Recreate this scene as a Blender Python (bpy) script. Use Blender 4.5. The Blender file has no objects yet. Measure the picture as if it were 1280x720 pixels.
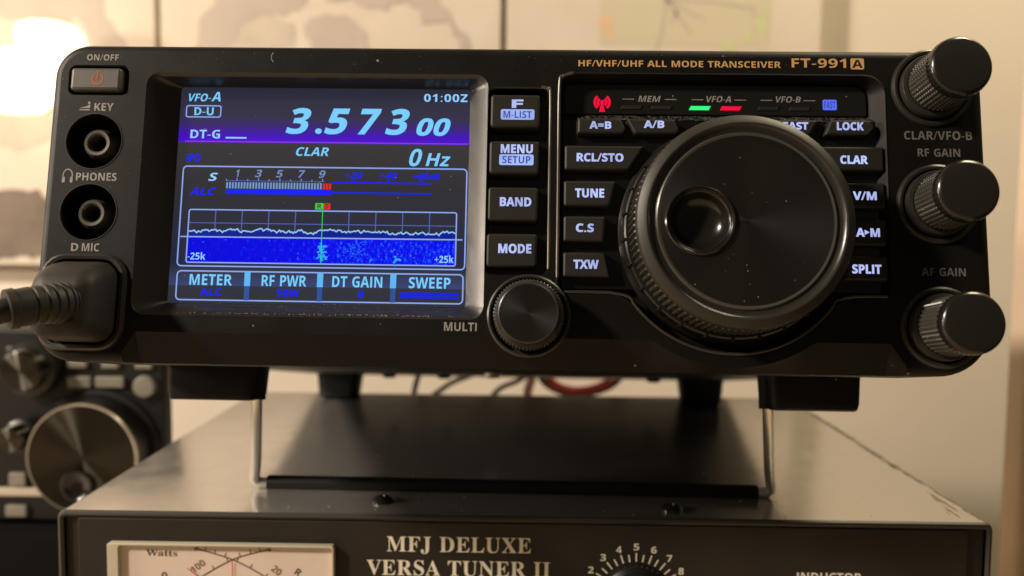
import bpy, math, random
from math import sin, cos, pi, radians, hypot, atan2, sqrt
from mathutils import Vector, Matrix
from mathutils.geometry import tessellate_polygon

S = bpy.context.scene
COL = S.collection
MM = 0.001
random.seed(7)

# ------------------------------------------------------------------ camera
cam_d = bpy.data.cameras.new('camera')
cam = bpy.data.objects.new('camera', cam_d)
COL.objects.link(cam)
S.camera = cam
cam_d.sensor_width = 36.0
cam_d.lens = 29.53
cam_d.clip_start = 0.005
cam_d.clip_end = 50.0
cx, cu, cb = Vector((0.9999, 0.0111, 0.0106)), Vector((-0.0114, 0.0709, 0.9974)), Vector((0.0103, -0.9974, 0.0710))
cb.normalize(); cx = (cx - cb * cx.dot(cb)).normalized(); cu = cb.cross(cx)
cam.matrix_world = Matrix(((cx.x, cu.x, cb.x, -0.5658 * MM), (cx.y, cu.y, cb.y, -238.46 * MM), (cx.z, cu.z, cb.z, 83.55 * MM), (0, 0, 0, 1)))
cam_d.dof.use_dof = True
cam_d.dof.focus_distance = 0.204
cam_d.dof.aperture_fstop = 10.5

# ------------------------------------------------------------------ world, lights, exposure
W = bpy.data.worlds.new('World')
S.world = W
W.use_nodes = True
bg = W.node_tree.nodes['Background']
bg.inputs['Color'].default_value = (1.0, 0.80, 0.56, 1)
bg.inputs['Strength'].default_value = 0.055


def lamp(name, loc, energy, radius, color):
    d = bpy.data.lights.new(name, 'POINT')
    d.energy = energy
    d.shadow_soft_size = radius
    d.color = color
    o = bpy.data.objects.new(name, d)
    o.location = [c * MM for c in loc]
    COL.objects.link(o)
    return o


lamp('room_lamp', (-1180, -540, 800), 116.0, 0.07, (1.0, 0.86, 0.71))
lamp('ceiling_lamp', (520, 90, 900), 28.0, 0.16, (1.0, 0.86, 0.58))
lamp('side_lamp', (-760, -130, 210), 10.0, 0.05, (1.0, 0.84, 0.66))

S.view_settings.view_transform = 'Standard'
S.view_settings.look = 'None'
S.view_settings.exposure = 0.0
S.view_settings.gamma = 1.0
S.cycles.use_denoising = True
S.cycles.max_bounces = 8
S.cycles.sample_clamp_indirect = 4.0


# ------------------------------------------------------------------ materials
def mat(name, base, rough=0.5, metal=0.0, spec=0.5, emis=None, estr=1.0, bump=None, dust=None, rvar=0.0, aniso=0.0, coat=0.0, var=None, ior=None):
    m = bpy.data.materials.new(name)
    m.use_nodes = True
    nt = m.node_tree
    b = nt.nodes['Principled BSDF']
    N, L = nt.nodes.new, nt.links.new
    b.inputs['Base Color'].default_value = (*base, 1)
    b.inputs['Roughness'].default_value = rough
    b.inputs['Metallic'].default_value = metal
    b.inputs['Specular IOR Level'].default_value = spec
    if ior:
        b.inputs['IOR'].default_value = ior
    if coat:
        b.inputs['Coat Weight'].default_value = coat
        b.inputs['Coat Roughness'].default_value = 0.08
    if emis:
        b.inputs['Emission Color'].default_value = (*emis, 1)
        b.inputs['Emission Strength'].default_value = estr
    tc = N('ShaderNodeTexCoord')
    if bump:
        n = N('ShaderNodeTexNoise')
        n.inputs['Scale'].default_value = bump[0]
        n.inputs['Detail'].default_value = 3
        L(tc.outputs['Object'], n.inputs['Vector'])
        bn = N('ShaderNodeBump')
        bn.inputs['Strength'].default_value = bump[1]
        bn.inputs['Distance'].default_value = bump[2] if len(bump) > 2 else 0.00006
        L(n.outputs['Fac'], bn.inputs['Height'])
        L(bn.outputs['Normal'], b.inputs['Normal'])
    if rvar:
        n = N('ShaderNodeTexNoise')
        n.inputs['Scale'].default_value = 90
        n.inputs['Detail'].default_value = 5
        L(tc.outputs['Object'], n.inputs['Vector'])
        mr = N('ShaderNodeMapRange')
        mr.inputs['From Min'].default_value = 0.3
        mr.inputs['From Max'].default_value = 0.7
        mr.inputs['To Min'].default_value = rough - rvar
        mr.inputs['To Max'].default_value = rough + rvar
        L(n.outputs['Fac'], mr.inputs['Value'])
        L(mr.outputs['Result'], b.inputs['Roughness'])
    col = None
    if var:                       # second colour, scale, low, high
        n = N('ShaderNodeTexNoise')
        n.inputs['Scale'].default_value = var[1]
        n.inputs['Detail'].default_value = 6
        L(tc.outputs['Object'], n.inputs['Vector'])
        mr = N('ShaderNodeMapRange')
        mr.inputs['From Min'].default_value = var[2]
        mr.inputs['From Max'].default_value = var[3]
        L(n.outputs['Fac'], mr.inputs['Value'])
        mx = N('ShaderNodeMix')
        mx.data_type = 'RGBA'
        mx.inputs['A'].default_value = (*base, 1)
        mx.inputs['B'].default_value = (*var[0], 1)
        L(mr.outputs['Result'], mx.inputs['Factor'])
        col = mx.outputs['Result']
    if dust:                      # scale, speck radius (cell units), share of cells, brightness
        v = N('ShaderNodeTexVoronoi')
        v.inputs['Scale'].default_value = dust[0]
        L(tc.outputs['Object'], v.inputs['Vector'])
        nz = N('ShaderNodeTexNoise')
        nz.inputs['Scale'].default_value = dust[0] * 1.7
        L(tc.outputs['Object'], nz.inputs['Vector'])
        ad = N('ShaderNodeMath'); ad.operation = 'MULTIPLY_ADD'
        L(nz.outputs['Fac'], ad.inputs[0]); ad.inputs[1].default_value = 0.35
        L(v.outputs['Distance'], ad.inputs[2])
        lt = N('ShaderNodeMath'); lt.operation = 'LESS_THAN'
        L(ad.outputs[0], lt.inputs[0]); lt.inputs[1].default_value = dust[1] + 0.17
        sp = N('ShaderNodeSeparateColor')
        L(v.outputs['Color'], sp.inputs[0])
        gt = N('ShaderNodeMath'); gt.operation = 'LESS_THAN'
        L(sp.outputs[0], gt.inputs[0]); gt.inputs[1].default_value = dust[2]
        mu = N('ShaderNodeMath'); mu.operation = 'MULTIPLY'
        L(lt.outputs[0], mu.inputs[0]); L(gt.outputs[0], mu.inputs[1])
        mx = N('ShaderNodeMix'); mx.data_type = 'RGBA'
        if col:
            L(col, mx.inputs['A'])
        else:
            mx.inputs['A'].default_value = (*base, 1)
        k = dust[3]
        mx.inputs['B'].default_value = (k, k * .93, k * .82, 1)
        L(mu.outputs[0], mx.inputs['Factor'])
        col = mx.outputs['Result']
    if col:
        L(col, b.inputs['Base Color'])
    if aniso:
        b.inputs['Anisotropic'].default_value = aniso
        b.inputs['Anisotropic Rotation'].default_value = 0.25
        t = N('ShaderNodeTangent')
        t.direction_type = 'RADIAL'
        t.axis = 'Y'
        L(t.outputs[0], b.inputs['Tangent'])
    return m


def glow(name, c, s=1.0, uneven=0.0):
    m = mat(name, (0.006, 0.006, 0.008), 0.4, spec=.1, emis=c, estr=s)
    if uneven:                    # lamps behind the legends light them unevenly
        nt = m.node_tree
        tc = nt.nodes.new('ShaderNodeTexCoord'); n = nt.nodes.new('ShaderNodeTexNoise'); mr = nt.nodes.new('ShaderNodeMapRange')
        n.inputs['Scale'].default_value = 170
        mr.inputs['From Min'].default_value = .3; mr.inputs['From Max'].default_value = .7
        mr.inputs['To Min'].default_value = s * (1 - uneven); mr.inputs['To Max'].default_value = s * (1 + uneven * .5)
        nt.links.new(tc.outputs['Object'], n.inputs['Vector']); nt.links.new(n.outputs['Fac'], mr.inputs['Value'])
        nt.links.new(mr.outputs['Result'], nt.nodes['Principled BSDF'].inputs['Emission Strength'])
    return m


PLASTIC = mat('black_plastic', (0.0062, 0.0056, 0.0047), 0.48, spec=.19, bump=(2600, 0.4), dust=(330, .07, .16, .22), rvar=.05)
PLASTIC_DUSTY = mat('dusty_black_plastic', (0.008, 0.0075, 0.007), 0.45, spec=.25, bump=(2600, 0.3), dust=(1500, .22, .55, .24), var=((.05, .048, .042), 900, .45, .6), rvar=.05)
GLOSS = mat('glossy_black_plastic', (0.006, 0.006, 0.006), 0.16, dust=(300, .035, .14, .3), rvar=.06)
KEYMAT = mat('grey_rubber_key', (0.021, 0.0195, 0.016), 0.50, spec=.3, bump=(3500, 0.25), dust=(700, .05, .05, .2))
BEZEL = mat('satin_grey_bezel', (0.021, 0.018, 0.0145), 0.31, spec=.6, bump=(3000, 0.4), rvar=.04)
KNOB = mat('black_knob', (0.009, 0.008, 0.0065), 0.32, spec=.4, bump=(2500, .25), dust=(520, .06, .10, .25), rvar=.08)
KNOBCAP = mat('brushed_black_knob_face', (0.008, 0.007, 0.0055), 0.44, metal=0.0, spec=.45, dust=(380, .035, .07, .3), aniso=.6)
KNURL = mat('knurled_grey_black', (0.036, 0.034, 0.027), 0.36, dust=(800, .08, .12, .3))
RING = mat('satin_dark_ring', (0.022, 0.020, 0.016), 0.34, rvar=.06)
DIALRIM = mat('matt_dial_rim', (0.024, 0.022, 0.017), 0.46, spec=.4, bump=(2500, .25), rvar=.05)
GROOVE = mat('satin_groove', (0.022, 0.020, 0.017), 0.27, rvar=.08)
RIMGLOSS = mat('glossy_rim', (0.13, 0.115, 0.10), 0.22, metal=.6, rvar=.06)
LIP = mat('satin_recess_lip', (0.035, 0.031, 0.025), 0.30, rvar=.05)
CAPRIM = mat('satin_cap_rim', (0.009, 0.008, 0.0065), 0.24, rvar=.06, dust=(600, .06, .08, .2))
DIMPLE = mat('satin_dimple', (0.010, 0.009, 0.007), 0.22, rvar=.06, dust=(500, .06, .1, .2))
CHROME = mat('polished_steel_wire', (0.80, 0.77, 0.72), 0.32, metal=.9, rvar=.05)
RUBBER = mat('black_rubber', (0.008, 0.008, 0.007), 0.6, spec=.2, bump=(1200, .3), dust=(900, .07, .12, .16))
CABLE = mat('black_cable_jacket', (0.020, 0.017, 0.014), 0.55, spec=.35, dust=(700, .05, .12, .2), bump=(900, .2))
RED = mat('red_cable_jacket', (0.42, 0.035, 0.045), 0.45)
PINK = mat('pinkish_connector', (0.55, 0.30, 0.28), 0.45)
PRINT = mat('grey_print', (0.30, 0.28, 0.25), 0.6, var=((0.2, 0.18, 0.16), 900, .45, .7))
PRINT_DIM = mat('dim_grey_print', (0.14, 0.135, 0.125), 0.6)
GOLD = mat('gold_print', (0.62, 0.36, 0.13), 0.5)
ORANGE = glow('orange_mark', (0.55, 0.13, 0.03), 0.8)
POWERKEY = mat('grey_power_key', (0.075, 0.073, 0.062), 0.42, bump=(2500, .25), dust=(700, .05, .05, .2))
HOLE = mat('dark_socket', (0.006, 0.006, 0.006), 0.5)
SOCKET = mat('worn_socket_ring', (0.10, 0.09, 0.072), 0.38, metal=.3, rvar=.1, bump=(2500, .3))
KEYLIT = glow('backlit_legend', (0.50, 0.57, 1.0), 1.0, .3)
KEYDARK = mat('dark_legend_on_plate', (0.02, 0.02, 0.10), 0.6, emis=(0.03, 0.04, 0.25), estr=1)
TXT = glow('screen_light_blue', (0.19, 0.61, 1.0), 1.0)
TXTW = glow('screen_pale_blue', (0.30, 0.62, 1.0), 1.0)
TXTD = glow('screen_deep_blue', (0.001, 0.010, 1.0), 1.0)
LINE = glow('screen_outline', (0.30, 0.44, 0.95), 0.9)
GRID = glow('screen_grid', (0.10, 0.15, 0.55), 0.8)
BARM = glow('screen_bar', (0.22, 0.40, 0.78), 0.75)
SRED = glow('screen_red', (0.85, 0.02, 0.012), 0.9)
SGRN = glow('screen_green', (0.02, 0.75, 0.06), 0.9)
SCY = glow('screen_cyan', (0.03, 0.42, 1.0), 0.9)
SPUR = glow('screen_purple', (0.30, 0.035, 0.92), 0.9)
SFILL = glow('screen_spectrum_fill', (0.0, 0.01, 0.30), 0.9)
LEDG = glow('green_lamp_lit', (0.03, 0.95, 0.22), 1.1)
LEDR = glow('red_lamp_lit', (0.95, 0.002, 0.045), 1.0)
LEDOFF = mat('unlit_indicator', (0.020, 0.020, 0.020), 0.4)
PLATELIT = glow('backlit_plate', (0.36, 0.50, 1.0), 0.95, .25)


def screen_mat():
    m = mat('lit_screen', (0.006, 0.006, 0.008), 0.22, spec=.25)
    nt = m.node_tree
    N, L = nt.nodes.new, nt.links.new
    b = nt.nodes['Principled BSDF']
    tc = N('ShaderNodeTexCoord'); sx = N('ShaderNodeSeparateXYZ')
    L(tc.outputs['Object'], sx.inputs[0])
    mr = N('ShaderNodeMapRange')
    mr.inputs['From Min'].default_value = 15 * MM
    mr.inputs['From Max'].default_value = 70 * MM
    L(sx.outputs['Z'], mr.inputs['Value'])
    r = N('ShaderNodeValToRGB')
    cr = r.color_ramp
    T = lambda v: (v - 15) / 55
    stops = [(15, (.026, .028, .040)), (19.4, (.030, .031, .042)), (19.5, (.040, .055, .16)), (23, (.030, .036, .065)), (25, (.016, .02, .05)), (44, (.029, .027, .033)),
             (55.6, (.040, .036, .038)), (56.2, (.070, .004, .60)), (57.8, (.055, .005, .46)), (60.0, (.042, .018, .17)), (62.5, (.034, .031, .062)), (70, (.022, .024, .040))]
    while len(cr.elements) < len(stops):
        cr.elements.new(0.5)
    for e, (v, c) in zip(cr.elements, stops):
        e.position = T(v); e.color = (*c, 1)
    L(mr.outputs['Result'], r.inputs['Fac'])
    L(r.outputs['Color'], b.inputs['Emission Color'])
    b.inputs['Emission Strength'].default_value = 1.0
    return m


def waterfall_mat():
    m = mat('waterfall_display', (0.005, 0.005, 0.006), 0.22, spec=.15)
    nt = m.node_tree
    N, L = nt.nodes.new, nt.links.new
    b = nt.nodes['Principled BSDF']
    tc = N('ShaderNodeTexCoord')
    mp = N('ShaderNodeMapping'); mp.inputs['Scale'].default_value = (1.0, 1.0, 0.55)
    L(tc.outputs['Object'], mp.inputs[0])
    sn = N('ShaderNodeVectorMath'); sn.operation = 'SNAP'; sn.inputs[1].default_value = (0.00024, 0.00024, 0.00024)
    L(mp.outputs[0], sn.inputs[0])
    n = N('ShaderNodeTexNoise'); n.inputs['Scale'].default_value = 1500; n.inputs['Detail'].default_value = 3
    L(sn.outputs[0], n.inputs['Vector'])
    sx = N('ShaderNodeSeparateXYZ'); L(tc.outputs['Object'], sx.inputs[0])
    # more signal right of the carrier
    mr = N('ShaderNodeMapRange')
    mr.inputs['From Min'].default_value = -70 * MM; mr.inputs['From Max'].default_value = -38 * MM
    mr.inputs['To Min'].default_value = -0.12; mr.inputs['To Max'].default_value = 0.04
    L(sx.outputs['X'], mr.inputs['Value'])
    ad = N('ShaderNodeMath'); ad.operation = 'ADD'
    L(n.outputs['Fac'], ad.inputs[0]); L(mr.outputs['Result'], ad.inputs[1])
    r = N('ShaderNodeValToRGB')
    cr = r.color_ramp
    cr.elements.new(0.5); cr.elements.new(0.5)
    for e, (p, c) in zip(cr.elements, [(.36, (0, 0, .72)), (.52, (0, .001, .90)), (.64, (.004, .035, .95)), (.80, (.05, .38, 1.0))]):
        e.position = p; e.color = (*c, 1)
    L(ad.outputs[0], r.inputs['Fac'])
    L(r.outputs['Color'], b.inputs['Emission Color'])
    b.inputs['Emission Strength'].default_value = 0.95
    return m


SCREEN = screen_mat()
WFALL = waterfall_mat()



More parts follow.
